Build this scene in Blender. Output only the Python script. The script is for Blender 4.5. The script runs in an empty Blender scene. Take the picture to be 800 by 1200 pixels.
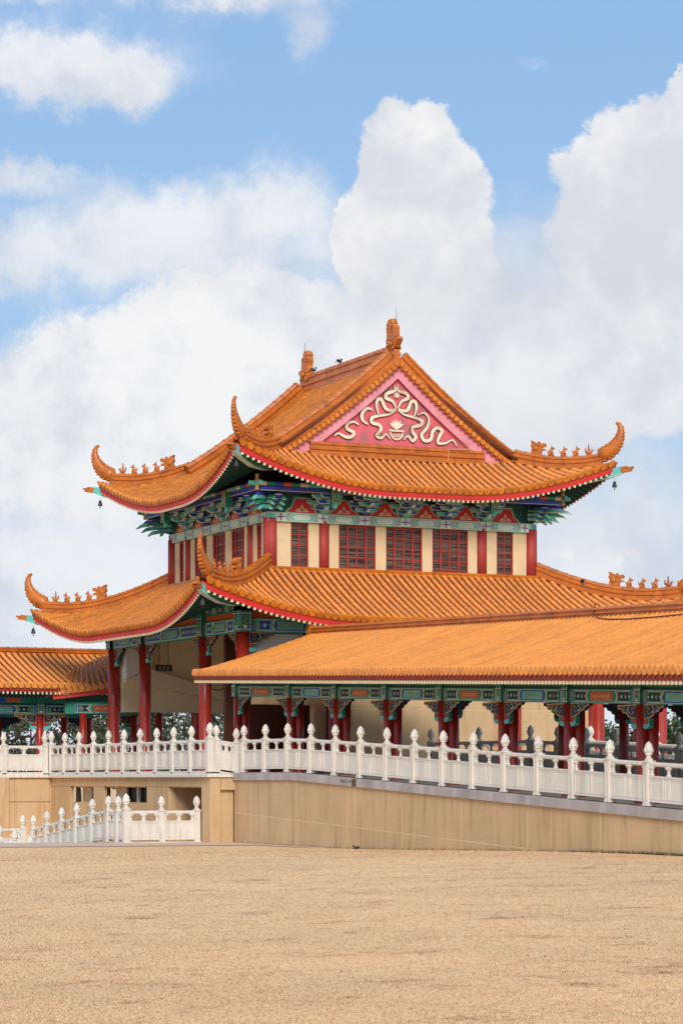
import bpy, math, random
from mathutils import Vector, Matrix
random.seed(7)
sc = bpy.context.scene
col = sc.collection
sin, cos, pi = math.sin, math.cos, math.pi
# ------------------------------------------------------------------ camera
TH = .4328
CX, CY, CZ = -30.25, -70.62, 1.7
cd = bpy.data.cameras.new('camera'); cam = bpy.data.objects.new('camera', cd); col.objects.link(cam)
cam.location = (CX, CY, CZ); cam.rotation_euler = (pi/2, 0, -TH)
cd.sensor_fit = 'HORIZONTAL'; cd.sensor_width = 36; cd.lens = 135
cd.shift_y = .394; cd.clip_start = .5; cd.clip_end = 6000
sc.camera = cam
FW = (sin(TH), cos(TH)); RT = (cos(TH), -sin(TH))
# ------------------------------------------------------------------ light
SUN = Vector((-.32, -.80, .52)).normalized()
sel = math.asin(SUN.z); saz = math.atan2(SUN.x, SUN.y)
ld = bpy.data.lights.new('sun', 'SUN'); ld.energy = 2.8; ld.angle = math.radians(24); ld.color = (1, .95, .87)
sun = bpy.data.objects.new('sun', ld); col.objects.link(sun); sun.location = (-20, -60, 60)
sun.rotation_euler = SUN.to_track_quat('Z', 'Y').to_euler()
sc.view_settings.view_transform = 'Standard'; sc.view_settings.look = 'None'
sc.view_settings.exposure = 0.0; sc.view_settings.gamma = 1
sc.cycles.max_bounces = 6

# ------------------------------------------------------------------ sky with clouds
def build_world():
    w = bpy.data.worlds.new('World'); sc.world = w; w.use_nodes = True
    nt = w.node_tree; N = nt.nodes; Lk = nt.links; N.clear()
    def mth(op, a, b=None, c=None, clamp=False):
        n = N.new('ShaderNodeMath'); n.operation = op; n.use_clamp = clamp
        for i, v in enumerate((a, b, c)):
            if v is None: continue
            if isinstance(v, (int, float)): n.inputs[i].default_value = v
            else: Lk.new(v, n.inputs[i])
        return n.outputs[0]
    def noise(vec, scale, detail, rough=.55):
        n = N.new('ShaderNodeTexNoise'); n.inputs['Scale'].default_value = scale
        n.inputs['Detail'].default_value = detail; n.inputs['Roughness'].default_value = rough
        Lk.new(vec, n.inputs['Vector']); return n.outputs['Fac']
    def mix(fac, a, b):
        n = N.new('ShaderNodeMix'); n.data_type = 'RGBA'
        if isinstance(fac, (int, float)): n.inputs[0].default_value = fac
        else: Lk.new(fac, n.inputs[0])
        for k, v in ((6, a), (7, b)):
            if isinstance(v, tuple): n.inputs[k].default_value = (*v, 1)
            else: Lk.new(v, n.inputs[k])
        return n.outputs[2]
    def smooth(v, lo, hi):
        n = N.new('ShaderNodeMapRange'); n.interpolation_type = 'SMOOTHSTEP'
        n.inputs[1].default_value = lo; n.inputs[2].default_value = hi; Lk.new(v, n.inputs[0]); return n.outputs[0]
    tc = N.new('ShaderNodeTexCoord'); d = tc.outputs['Generated']
    sp = N.new('ShaderNodeSeparateXYZ'); Lk.new(d, sp.inputs[0]); X, Y, Z = sp.outputs
    az = mth('SUBTRACT', mth('ARCTAN2', X, Y), TH)      # compass bearing from the hall's direction
    el = mth('ARCSINE', Z)
    n1 = noise(d, 34, 5, .6); n2 = noise(d, 90, 4, .6); n4 = noise(d, 22, 7, .62)
    wa = mth('ADD', az, mth('MULTIPLY', mth('SUBTRACT', n1, .5), .035))
    we = mth('ADD', el, mth('MULTIPLY', mth('SUBTRACT', n2, .5), .022))
    def blob(u, v, su, sv, a=1.0):
        A, E = (u-400)/3000, (915-v)/3000
        p = mth('MULTIPLY', mth('SUBTRACT', wa, A), 3000/su); q = mth('MULTIPLY', mth('SUBTRACT', we, E), 3000/sv)
        r2 = mth('ADD', mth('MULTIPLY', p, p), mth('MULTIPLY', q, q))
        return mth('MULTIPLY', mth('EXPONENT', mth('MULTIPLY', r2, -1.05)), a)
    def total(bl):
        s = None
        for b in bl:
            o = blob(*b); s = o if s is None else mth('ADD', s, o)
        return s
    crisp = total([(487, 184, 56, 54, 1.15), (498, 258, 78, 72, 1.2), (424, 290, 44, 46, .8), (452, 330, 70, 50, .95), (548, 325, 52, 50, .8), (752, 212, 84, 60, 1.2), (712, 305, 78, 80, 1.1), (800, 300, 100, 140, 1.1),
                   (792, 128, 15, 20, .85), (225, 362, 52, 46, .75), (745, 655, 40, 24, .7), (655, 652, 36, 20, .65)])
    mid = total([(215, 378, 62, 55, .9), (315, 368, 70, 60, .95), (110, 425, 90, 50, .9), (260, 450, 160, 80, 1.0), (40, 320, 70, 46, .75), (20, 480, 90, 60, .9), (500, 430, 260, 100, 1.1), (700, 440, 200, 100, 1.1), (90, 560, 240, 110, .9)])
    soft = total([(100, 105, 105, 46, 1.15), (30, 100, 60, 36, .7), (172, 128, 40, 26, .75), (250, 15, 110, 26, .95), (362, 60, 36, 34, .85), (420, 6, 90, 16, .65), (40, 8, 80, 26, .9),
                  (40, 222, 80, 22, .85), (230, 268, 170, 44, .95), (70, 300, 130, 40, .7), (330, 235, 60, 46, .5), (640, 95, 34, 9, .35), (790, 15, 50, 20, .5),
                  (400, 720, 900, 230, 1.35), (600, 380, 150, 120, 1.0), (300, 330, 260, 60, .6)])
    det = mth('MULTIPLY', mth('SUBTRACT', n4, .5), 1.1)
    ac = mth('MAXIMUM', smooth(mth('ADD', crisp, mth('MULTIPLY', det, .55)), .46, .66), mth('MULTIPLY', smooth(mth('ADD', mid, mth('MULTIPLY', det, .7)), .36, .84), .94))
    asf = mth('MULTIPLY', smooth(mth('ADD', soft, mth('MULTIPLY', det, .8)), .15, 1.05), .84)
    # the rest of the sky carries scattered cloud of the same kind
    away = mth('MULTIPLY', smooth(mth('ABSOLUTE', az), .16, .30), smooth(noise(d, 4, 6, .6), .44, .62))
    hi = mth('MULTIPLY', smooth(el, .34, .48), smooth(noise(d, 3.4, 6, .6), .46, .64))
    rest = mth('MAXIMUM', away, hi)
    a = mth('MAXIMUM', mth('MAXIMUM', ac, asf), mth('MULTIPLY', rest, .9))
    sky = N.new('ShaderNodeTexSky'); sky.sky_type = 'NISHITA'; sky.sun_disc = False
    sky.sun_elevation = sel; sky.sun_rotation = saz; sky.altitude = 1200; sky.air_density = 1.0; sky.dust_density = 1.6; sky.ozone_density = 1.4
    base = mix(smooth(el, .13, .32), (3.9, 6.1, 8.9), (3.05, 5.2, 8.4)); base = mix(.88, sky.outputs[0], base)
    # billows: lit tops, greyer hollows
    n5 = noise(d, 16, 8, .58)
    n6 = noise(d, 48, 5, .55)
    sh = smooth(mth('ADD', mth('MULTIPLY', n5, .75), mth('MULTIPLY', n6, .25)), .38, .58)
    cw = mix(sh, (6.9, 7.25, 7.9), (9.35, 9.35, 9.35))
    # within each cumulus the crown is whitest, its base greyer
    low = total([(500, 360, 130, 60, .7), (720, 350, 120, 50, .45), (170, 160, 60, 26, .6), (90, 130, 90, 24, .8), (270, 40, 100, 16, .7), (110, 330, 110, 40, .4), (660, 560, 160, 110, .8), (100, 600, 200, 80, .2), (240, 330, 60, 30, .3), (60, 500, 60, 30, .4)])
    cw = mix(mth('MULTIPLY', mth('MINIMUM', low, 1.0), .75), cw, (6.35, 6.65, 7.2))
    # thin cloud lets the blue through
    colr = mix(a, base, cw)
    bg = N.new('ShaderNodeBackground'); bg.inputs['Strength'].default_value = .1
    Lk.new(colr, bg.inputs['Color'])
    o = N.new('ShaderNodeOutputWorld'); Lk.new(bg.outputs[0], o.inputs[0])
build_world()

# ------------------------------------------------------------------ materials
def lin(c):
    return tuple(((x/255)/12.92 if x/255 <= .04045 else ((x/255+.055)/1.055)**2.4) for x in c)
MATS = {}
def mat(name, rgb, rough=.6, var=.12, vscale=3.0, fine=.08, fscale=40., bump=.15, bscale=60., streak=0., dirt=None, dirtamt=0., dscale=1.2, metal=0., spec=.5, objvar=0.):
    m = bpy.data.materials.new(name); m.use_nodes = True; nt = m.node_tree; N = nt.nodes; Lk = nt.links
    b = N['Principled BSDF']; b.inputs['Roughness'].default_value = rough; b.inputs['Metallic'].default_value = metal
    b.inputs['Specular IOR Level'].default_value = spec
    g = N.new('ShaderNodeNewGeometry')
    def noise(scale, detail=4, vec=None):
        n = N.new('ShaderNodeTexNoise'); n.inputs['Scale'].default_value = scale; n.inputs['Detail'].default_value = detail
        Lk.new(vec if vec else g.outputs['Position'], n.inputs['Vector']); return n.outputs['Fac']
    def mr(v, a, bb, c, d):
        n = N.new('ShaderNodeMapRange'); Lk.new(v, n.inputs[0])
        for i, x in enumerate((a, bb, c, d)): n.inputs[i+1].default_value = x
        return n.outputs[0]
    def mul(a, bb):
        n = N.new('ShaderNodeMath'); n.operation = 'MULTIPLY'; Lk.new(a, n.inputs[0]); Lk.new(bb, n.inputs[1]); return n.outputs[0]
    v = mul(mr(noise(vscale), .3, .7, 1-var, 1+var), mr(noise(fscale, 3), .3, .7, 1-fine, 1+fine))
    if objvar:
        oi = N.new('ShaderNodeObjectInfo'); v = mul(v, mr(oi.outputs['Random'], 0, 1, 1-objvar, 1+objvar))
    hs = N.new('ShaderNodeHueSaturation'); hs.inputs['Color'].default_value = (*lin(rgb), 1); Lk.new(v, hs.inputs['Value'])
    out = hs.outputs[0]
    if dirt:
        mp = N.new('ShaderNodeMapping'); Lk.new(g.outputs['Position'], mp.inputs[0])
        mp.inputs['Scale'].default_value = (1, 1, .12 if streak else 1)
        f = mr(noise(dscale*(4 if streak else 1), 6, mp.outputs[0]), .50, .72, 0, dirtamt)
        mx = N.new('ShaderNodeMix'); mx.data_type = 'RGBA'; Lk.new(f, mx.inputs[0]); Lk.new(out, mx.inputs[6]); mx.inputs[7].default_value = (*lin(dirt), 1); out = mx.outputs[2]
    Lk.new(out, b.inputs['Base Color'])
    if bump:
        bp = N.new('ShaderNodeBump'); bp.inputs['Strength'].default_value = bump; bp.inputs['Distance'].default_value = .02
        Lk.new(noise(bscale, 3), bp.inputs['Height']); Lk.new(bp.outputs[0], b.inputs['Normal'])
    MATS[name] = m; return m
mat('glazed_tile', (212, 124, 34), .42, .12, 1.7, .20, 9, .2, 30, dirt=(150, 82, 48), dirtamt=.4, dscale=2.6, objvar=.10)
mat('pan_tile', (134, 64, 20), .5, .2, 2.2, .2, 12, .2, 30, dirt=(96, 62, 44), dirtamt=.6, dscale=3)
mat('ridge_tile', (194, 108, 34), .38, .16, 1.6, .16, 20, .25, 26, dirt=(120, 66, 36), dirtamt=.55, dscale=3.5)
mat('pavilion_tile', (232, 146, 62), .45, .06, 1.2, .16, 16, .2, 30, dirt=(198, 112, 56), dirtamt=.35, dscale=2.5, objvar=.10)
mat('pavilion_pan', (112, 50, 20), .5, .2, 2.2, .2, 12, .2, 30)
mat('fascia_dark', (156, 44, 30), .6)
mat('drip_tile', (158, 80, 26), .5, .15, 3)
mat('groove', (92, 44, 22), .7)
mat('red_column', (168, 46, 32), .32, .12, 2, .06, 40, .08, 40, dirt=(70, 22, 26), dirtamt=.3, dscale=2)
mat('wall_column', (168, 56, 52), .6, .1, 2, .08, 40)
mat('fascia_red', (204, 38, 32), .55, .12, 2, .1, 30, dirt=(130, 26, 30), dirtamt=.3)
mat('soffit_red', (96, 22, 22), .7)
mat('window_red', (166, 52, 42), .5, .1, 3)
mat('pink', (230, 148, 160), .7, .1, 2, .08, 30, dirt=(176, 110, 118), dirtamt=.5, dscale=2.5)
mat('gable_red', (218, 98, 108), .7, .1, 3, .08, 30, dirt=(138, 112, 112), dirtamt=.95, dscale=2.4)
mat('cream', (226, 208, 168), .6, .06, 4, .05, 40)
mat('relief_cream', (232, 218, 192), .6, .08, 6, .05, 40, dirt=(170, 140, 116), dirtamt=.7, dscale=3)
mat('plaster', (226, 200, 156), .85, .05, 2, .08, 60, .3, 90, dirt=(180, 150, 108), dirtamt=.25)
mat('concrete', (204, 172, 130), .9, .08, .8, .09, 45, .35, 80, streak=1, dirt=(160, 118, 78), dirtamt=.5, dscale=1.2, objvar=.03)
mat('joint', (216, 188, 148), .9)
mat('dark_joint', (108, 84, 60), .9)
mat('white_stone', (222, 215, 204), .7, .04, 3, .05, 50, .25, 60, streak=1, dirt=(166, 154, 140), dirtamt=.42, dscale=2.2, objvar=.03)
mat('coping', (176, 168, 166), .8, .08, 2, .08, 40, .2, 60, dirt=(116, 106, 102), dirtamt=.5, objvar=.12)
mat('teal', (98, 196, 184), .6, .12, 4, .12, 40, dirt=(28, 92, 88), dirtamt=.3)
mat('green', (36, 136, 108), .6, .12, 4, .12, 40, dirt=(16, 62, 52), dirtamt=.4)
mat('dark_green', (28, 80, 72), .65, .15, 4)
mat('blue', (48, 72, 172), .55, .12, 4, .1, 40)
mat('dark_blue', (22, 26, 62), .6)
mat('pale_teal', (196, 232, 222), .6, .08, 4)
mat('sky_blue', (72, 108, 176), .6)
mat('gold', (196, 156, 84), .5, .1, 6)
mat('orange_paint', (206, 92, 40), .6, .1, 5)
mat('flag_red', (188, 34, 34), .6, .08, 4)
mat('white_wall', (216, 208, 200), .85, .04, 1)
mat('interior', (222, 198, 160), .9, .06, 1, .04, 20)
mat('lantern_grey', (70, 72, 74), .5)
mat('bell', (34, 32, 34), .45)
mat('black', (14, 14, 16), .6)
mat('trunk', (84, 66, 50), .9)
mat('leaf', (58, 74, 34), .7, .35, .9, .3, 8, 0)
mat('leaf_grey', (74, 82, 58), .7, .35, .9, .3, 8, 0)
mat('feather', (40, 42, 50), .6)
mat('beak', (150, 120, 60), .6)
mat('floor_stone', (188, 178, 164), .8)
mat('pavement', (206, 176, 156), .9, .06, 1, .1, 20, dirt=(170, 140, 118), dirtamt=.3)
mat('step_stone', (190, 180, 166), .85)
mat('gold_wire', (120, 100, 70), .5)
def glass_mat():
    # pane in front of a slatted blind
    m = bpy.data.materials.new('window_glass'); m.use_nodes = True; N = m.node_tree.nodes; Lk = m.node_tree.links
    b = N['Principled BSDF']; b.inputs['Roughness'].default_value = .35; b.inputs['Specular IOR Level'].default_value = .3
    g = N.new('ShaderNodeNewGeometry'); mp = N.new('ShaderNodeMapping'); Lk.new(g.outputs['Position'], mp.inputs[0]); mp.inputs['Scale'].default_value = (.5, .5, 15)
    n = N.new('ShaderNodeTexNoise'); n.inputs['Scale'].default_value = 1.8; n.inputs['Detail'].default_value = 4; Lk.new(mp.outputs[0], n.inputs['Vector'])
    cr = N.new('ShaderNodeValToRGB'); e = cr.color_ramp.elements
    e[0].position = .38; e[0].color = (*lin((40, 28, 24)), 1); e[1].position = .70; e[1].color = (*lin((128, 108, 92)), 1)
    Lk.new(n.outputs['Fac'], cr.inputs[0]); Lk.new(cr.outputs[0], b.inputs['Base Color']); MATS['window_glass'] = m
glass_mat()
def grass_mat(name, blade=False):
    m = bpy.data.materials.new(name); m.use_nodes = True; N = m.node_tree.nodes; Lk = m.node_tree.links
    b = N['Principled BSDF']; b.inputs['Roughness'].default_value = .95; b.inputs['Specular IOR Level'].default_value = .15
    g = N.new('ShaderNodeNewGeometry')
    def noise(sc_, det, st=None, rough=.6):
        n = N.new('ShaderNodeTexNoise'); n.inputs['Scale'].default_value = sc_; n.inputs['Detail'].default_value = det; n.inputs['Roughness'].default_value = rough
        Lk.new(g.outputs['Position'], n.inputs['Vector']); return n.outputs['Fac']
    def ramp(f, st):
        cr = N.new('ShaderNodeValToRGB'); e = cr.color_ramp.elements
        while len(e) < len(st): e.new(.5)
        for k, (p, c) in zip(e, st): k.position = p; k.color = (*lin(c), 1)
        Lk.new(f, cr.inputs[0]); return cr.outputs[0]
    def mix(f, a, bb, t='MIX'):
        n = N.new('ShaderNodeMix'); n.data_type = 'RGBA'; n.blend_type = t
        if isinstance(f, float): n.inputs[0].default_value = f
        else: Lk.new(f, n.inputs[0])
        for k, x in ((6, a), (7, bb)):
            if isinstance(x, tuple): n.inputs[k].default_value = (*x, 1)
            else: Lk.new(x, n.inputs[k])
        return n.outputs[2]
    def mr(f, a, bb, c, d):
        n = N.new('ShaderNodeMapRange'); Lk.new(f, n.inputs[0])
        for i, x in enumerate((a, bb, c, d)): n.inputs[i+1].default_value = x
        return n.outputs[0]
    c1 = ramp(noise(24, 10, rough=.9), [(.30, (188, 142, 100)), (.49, (228, 187, 142)), (.68, (243, 210, 170))])
    patch = mr(noise(.9, 10, rough=.84), .535, .66, 0, .9)
    c2 = mix(patch, c1, ramp(noise(9, 4), [(.3, (138, 84, 58)), (.7, (196, 142, 102))]))
    green = mr(noise(1.7, 5, rough=.7), .60, .72, 0, .35)
    c3 = mix(green, c2, lin((132, 130, 72)))
    pale = mr(noise(.22, 6, rough=.7), .40, .62, .93, 1.05)
    hv = N.new('ShaderNodeHueSaturation'); Lk.new(c3, hv.inputs['Color']); Lk.new(pale, hv.inputs['Value'])
    Lk.new(hv.outputs[0], b.inputs['Base Color'])
    if not blade:
        bp = N.new('ShaderNodeBump'); bp.inputs['Strength'].default_value = .3; bp.inputs['Distance'].default_value = .03
        Lk.new(noise(18, 5, rough=.8), bp.inputs['Height']); Lk.new(bp.outputs[0], b.inputs['Normal'])
    MATS[name] = m
grass_mat('dry_lawn'); grass_mat('dry_blades', True)

# ------------------------------------------------------------------ mesh builder
class MB:
    def __init__(s): s.v = []; s.f = []; s.m = []; s.mats = []; s.sm = []
    def mi(s, name):
        if name not in s.mats: s.mats.append(name)
        return s.mats.index(name)
    def add(s, vs, fs, mname, smooth=False):
        o = len(s.v); s.v.extend(tuple(p) for p in vs); k = s.mi(mname)
        for f in fs: s.f.append(tuple(i+o for i in f)); s.m.append(k); s.sm.append(smooth)
    def box(s, x0, x1, y0, y1, z0, z1, m):
        s.add([(x0, y0, z0), (x1, y0, z0), (x1, y1, z0), (x0, y1, z0), (x0, y0, z1), (x1, y0, z1), (x1, y1, z1), (x0, y1, z1)],
              [(0, 3, 2, 1), (4, 5, 6, 7), (0, 1, 5, 4), (1, 2, 6, 5), (2, 3, 7, 6), (3, 0, 4, 7)], m)
    def hexa(s, b, t, m):   # 4 bottom points ccw, 4 top points ccw
        s.add(list(b)+list(t), [(0, 3, 2, 1), (4, 5, 6, 7), (0, 1, 5, 4), (1, 2, 6, 5), (2, 3, 7, 6), (3, 0, 4, 7)], m)
    def lathe(s, c, prof, m, n=10, smooth=True):   # prof: (r, z)
        vs = []
        for r, z in prof:
            for i in range(n): a = 2*pi*(i+.5)/n; vs.append((c[0]+r*cos(a), c[1]+r*sin(a), c[2]+z))
        fs = [(j*n+i, j*n+(i+1) % n, (j+1)*n+(i+1) % n, (j+1)*n+i) for j in range(len(prof)-1) for i in range(n)]
        fs.append(tuple(range(n-1, -1, -1))); fs.append(tuple((len(prof)-1)*n+i for i in range(n)))
        s.add(vs, fs, m, smooth)
    def sweep(s, path, prof, m, closed=True, up=Vector((0, 0, 1)), scales=None, smooth=False, caps=True):
        # prof in (side, up) plane; path list of Vector
        path = [Vector(p) for p in path]; n = len(prof); vs = []
        for i, p in enumerate(path):
            t = (path[min(i+1, len(path)-1)]-path[max(i-1, 0)])
            if t.length < 1e-9: t = Vector((1, 0, 0))
            t.normalize(); sd = t.cross(up)
            if sd.length < 1e-4: sd = Vector((1, 0, 0))
            sd.normalize(); u = sd.cross(t); k = scales[i] if scales else 1
            for a, b in prof: vs.append(p+sd*a*k+u*b*k)
        e = n if closed else n-1
        fs = [(j*n+i, (j+1)*n+i, (j+1)*n+(i+1) % n, j*n+(i+1) % n) for j in range(len(path)-1) for i in range(e)]
        if caps and closed: fs.append(tuple(range(n))); fs.append(tuple((len(path)-1)*n+i for i in range(n-1, -1, -1)))
        s.add(vs, fs, m, smooth)
    def prism(s, pts, O, U, V, Nn, d0, d1, m):   # 2d polygon in plane O,U,V; from d0 to d1 along Nn
        O = Vector(O); U = Vector(U); V = Vector(V); Nn = Vector(Nn); n = len(pts)
        a = [O+U*p[0]+V*p[1]+Nn*d0 for p in pts]; b = [O+U*p[0]+V*p[1]+Nn*d1 for p in pts]
        ar = sum(pts[i][0]*pts[(i+1) % n][1]-pts[(i+1) % n][0]*pts[i][1] for i in range(n))
        flip = (ar < 0) != (U.cross(V).dot(Nn)*(d1-d0) < 0)
        top = tuple(range(n, 2*n)); bot = tuple(range(n-1, -1, -1)); side = [(i, (i+1) % n, n+(i+1) % n, n+i) for i in range(n)]
        fs = [top, bot]+side
        if flip: fs = [tuple(reversed(f)) for f in fs]
        s.add(a+b, fs, m)
    def ribbon(s, pts, w, O, U, V, Nn, d0, d1, m, closed=False, taper=False):
        O = Vector(O); U = Vector(U); V = Vector(V); Nn = Vector(Nn); n = len(pts); L = []; R = []
        for i, p in enumerate(pts):
            a = pts[(i-1) % n] if (closed or i > 0) else p; b = pts[(i+1) % n] if (closed or i < n-1) else p
            t = Vector((b[0]-a[0], b[1]-a[1])); t.normalize() if t.length > 0 else None
            k = w/2*(min(1, .35+2.2*min(i, n-1-i)/n) if taper else 1)
            L.append((p[0]-t.y*k, p[1]+t.x*k)); R.append((p[0]+t.y*k, p[1]-t.x*k))
        vs = []
        for q in (L, R):
            for d in (d0, d1): vs += [O+U*p[0]+V*p[1]+Nn*d for p in q]
        # order: L0 L1 R0 R1
        fs = []; e = n if closed else n-1
        for i in range(e):
            j = (i+1) % n
            fs += [(n+i, n+j, 3*n+j, 3*n+i), (i, j, n+j, n+i), (2*n+j, 2*n+i, 3*n+i, 3*n+j)]
        s.add(vs, fs, m)
    def ell(s, c, r, m, n=8, k=5, ax=None):
        vs = []; fs = []
        for j in range(k+1):
            ph = pi*j/k
            for i in range(n):
                a = 2*pi*i/n; p = Vector((r[0]*sin(ph)*cos(a), r[1]*sin(ph)*sin(a), r[2]*cos(ph)))
                if ax: p = ax @ p
                vs.append(Vector(c)+p)
        for j in range(k):
            for i in range(n): fs.append((j*n+i, (j+1)*n+i, (j+1)*n+(i+1) % n, j*n+(i+1) % n))
        s.add(vs, fs, m, True)
    def mesh(s, name):
        me = bpy.data.meshes.new(name); me.from_pydata([tuple(v) for v in s.v], [], s.f)
        for k in s.mats: me.materials.append(MATS[k])
        me.polygons.foreach_set('material_index', s.m); me.polygons.foreach_set('use_smooth', s.sm); me.update(); return me
WL = {}
def obj(name, me, parent=None, loc=(0, 0, 0), label=None, rot=0, kind=None):
    """loc is a world position; child offsets are taken from the parent's"""
    if isinstance(me, MB): me = me.mesh(name)
    o = bpy.data.objects.new(name, me); col.objects.link(o); loc = Vector(loc)
    if parent: o.parent = parent; o.location = loc-WL[parent.name]
    else: o.location = loc
    WL[o.name] = loc; o.rotation_euler.z = rot
    if label: o['label'] = label
    if kind: o['kind'] = kind
    return o
def part(name, mb, parent, label=None, kind=None):
    """mesh written in world coordinates, its origin moved to its own middle"""
    xs = [v[0] for v in mb.v]; ys = [v[1] for v in mb.v]; zs = [v[2] for v in mb.v]
    c = Vector(((min(xs)+max(xs))/2, (min(ys)+max(ys))/2, min(zs)))
    mb.v = [(v[0]-c.x, v[1]-c.y, v[2]-c.z) for v in mb.v]
    return obj(name, mb, parent, c, label, kind=kind)
def thing(name, label, cat, loc, group=None):
    o = obj(name, None, None, loc, label); o['category'] = cat
    if group: o['group'] = group
    return o
def solo(name, mb, label, cat, group=None):
    o = part(name, mb, None, label); o['category'] = cat
    if group: o['group'] = group
    return o
def struct(name, mb):
    o = obj(name, mb); o['kind'] = 'structure'; return o

PITCH = .232
W, L = 9.0, 8.1
Z3 = Vector((0, 0, 1))
# ------------------------------------------------------------------ hip roof field
class Hip:
    def __init__(s, x0, x1, y0, y1, ze, a, b, lift, R, flare):
        s.x0, s.x1, s.y0, s.y1, s.ze, s.a, s.b, s.lift, s.R, s.fl = x0, x1, y0, y1, ze, a, b, lift, R, flare
        s.faces = {'front': ((x0, y0), (1, 0), (0, 1), x1-x0), 'left': ((x0, y1), (0, -1), (1, 0), y1-y0),
                   'back': ((x1, y1), (-1, 0), (0, -1), x1-x0), 'right': ((x1, y0), (0, 1), (-1, 0), y1-y0)}
    def z(s, e): return s.ze+s.a*e+s.b*e*e
    def D(s, p):
        x, y, z = p; ex = min(x-s.x0, s.x1-x); ey = min(y-s.y0, s.y1-y)
        w = max(0, 1-ex/s.R)**2*max(0, 1-ey/s.R)**2
        sx = -1 if x < (s.x0+s.x1)/2 else 1; sy = -1 if y < (s.y0+s.y1)/2 else 1
        return Vector((x+sx*s.fl*w, y+sy*s.fl*w, z+s.lift*w))
    def P(s, face, sp, e, h=0., dz=0.):
        (ox, oy), sd, ed, _ = s.faces[face]
        sl = s.a+2*s.b*max(e, 0); k = 1/math.sqrt(1+sl*sl)
        ee = e-h*sl*k
        return s.D((ox+sd[0]*sp+ed[0]*ee, oy+sd[1]*sp+ed[1]*ee, s.z(e)+h*k+dz))
def roll(mb, F, sp, e1, m='glazed_tile', r=.064, tl=.30, na=5, cap=True):
    """a row of barrel tiles running up the slope; F(s, e, h) gives points"""
    e0 = -.07; vs = []; ring = 0; st = []
    e = e0
    while e < e1-1e-6:
        n = min(e+tl, e1); st += [(e, r*1.13), (n-.002, r*.93)]; e = n
    for (e, rr) in st:
        for i in range(na+1):
            a = pi*i/na; vs.append(F(sp-rr*cos(a), e, rr*sin(a)*1.15+.01))
    k = na+1
    fs = [(j*k+i, j*k+i+1, (j+1)*k+i+1, (j+1)*k+i) for j in range(len(st)-1) for i in range(na)]
    mb.add(vs, fs, m, True)
    if cap:   # round end tile and the pointed drip tile beside it
        dr = PITCH*.44; c = [F(sp+dr*cos(2*pi*i/8), e0-.012, .03+dr*sin(2*pi*i/8)) for i in range(8)]
        c2 = [F(sp+dr*cos(2*pi*i/8), e0+.05, .03+dr*sin(2*pi*i/8)) for i in range(8)]
        mb.add(c+c2, [tuple(range(8))]+[(i, i+8, (i+1) % 8+8, (i+1) % 8) for i in range(8)], m)
        d = PITCH/2
        qm = 'drip_tile'; q = [F(sp+d-.075, e0+.015, .02), F(sp+d+.075, e0+.015, .02), F(sp+d+.06, e0+.01, -.05), F(sp+d, e0, -.13), F(sp+d-.06, e0+.01, -.05)]
        mb.add(q, [(0, 4, 3, 2, 1)], qm)
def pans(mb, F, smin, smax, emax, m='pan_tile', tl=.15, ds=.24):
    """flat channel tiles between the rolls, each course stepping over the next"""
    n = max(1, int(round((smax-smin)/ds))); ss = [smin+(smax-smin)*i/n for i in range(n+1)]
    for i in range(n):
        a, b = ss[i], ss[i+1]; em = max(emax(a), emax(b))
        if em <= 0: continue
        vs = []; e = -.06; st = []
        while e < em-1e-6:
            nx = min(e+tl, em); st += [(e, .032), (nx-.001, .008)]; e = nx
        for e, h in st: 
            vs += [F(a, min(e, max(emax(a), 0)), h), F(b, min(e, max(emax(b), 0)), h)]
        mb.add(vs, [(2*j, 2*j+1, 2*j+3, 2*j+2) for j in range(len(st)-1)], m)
RP = [(-.13, 0), (-.13, .08), (-.10, .10), (-.10, .15), (-.14, .17), (-.14, .21), (-.09, .235), (-.09, .29), (-.12, .31), (-.10, .365), (0, .40), (.10, .365), (.12, .31), (.09, .29), (.09, .235), (.14, .21), (.14, .17), (.10, .15), (.10, .10), (.13, .08), (.13, 0)]
def ridge(mb, path, sc_=1., h=1., m='ridge_tile'):
    mb.sweep(path, [(a*sc_, b*sc_*h) for a, b in RP], m)
    # cap joints
    path = [Vector(p) for p in path]; acc = 0
    for i in range(len(path)-1):
        a, b = path[i], path[i+1]; t = b-a; ln = t.length
        if ln < 1e-6: continue
        t.normalize(); sd = t.cross(Z3).normalized(); u = sd.cross(t)
        while acc < ln:
            p = a+t*acc; top = .405*sc_*h
            vs = [p+sd*x*sc_+u*z for x, z in ((-.12, top*.9), (0, top+.012), (.12, top*.9), (.12, top*.72), (-.12, top*.72))]
            vs2 = [v+t*.03 for v in vs]
            mb.add(vs+vs2, [(0, 1, 2, 3, 4), (9, 8, 7, 6, 5)]+[(k, (k+5), (k+1) % 5+5, (k+1) % 5) for k in range(5)], m); acc += .33
        acc -= ln
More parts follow.
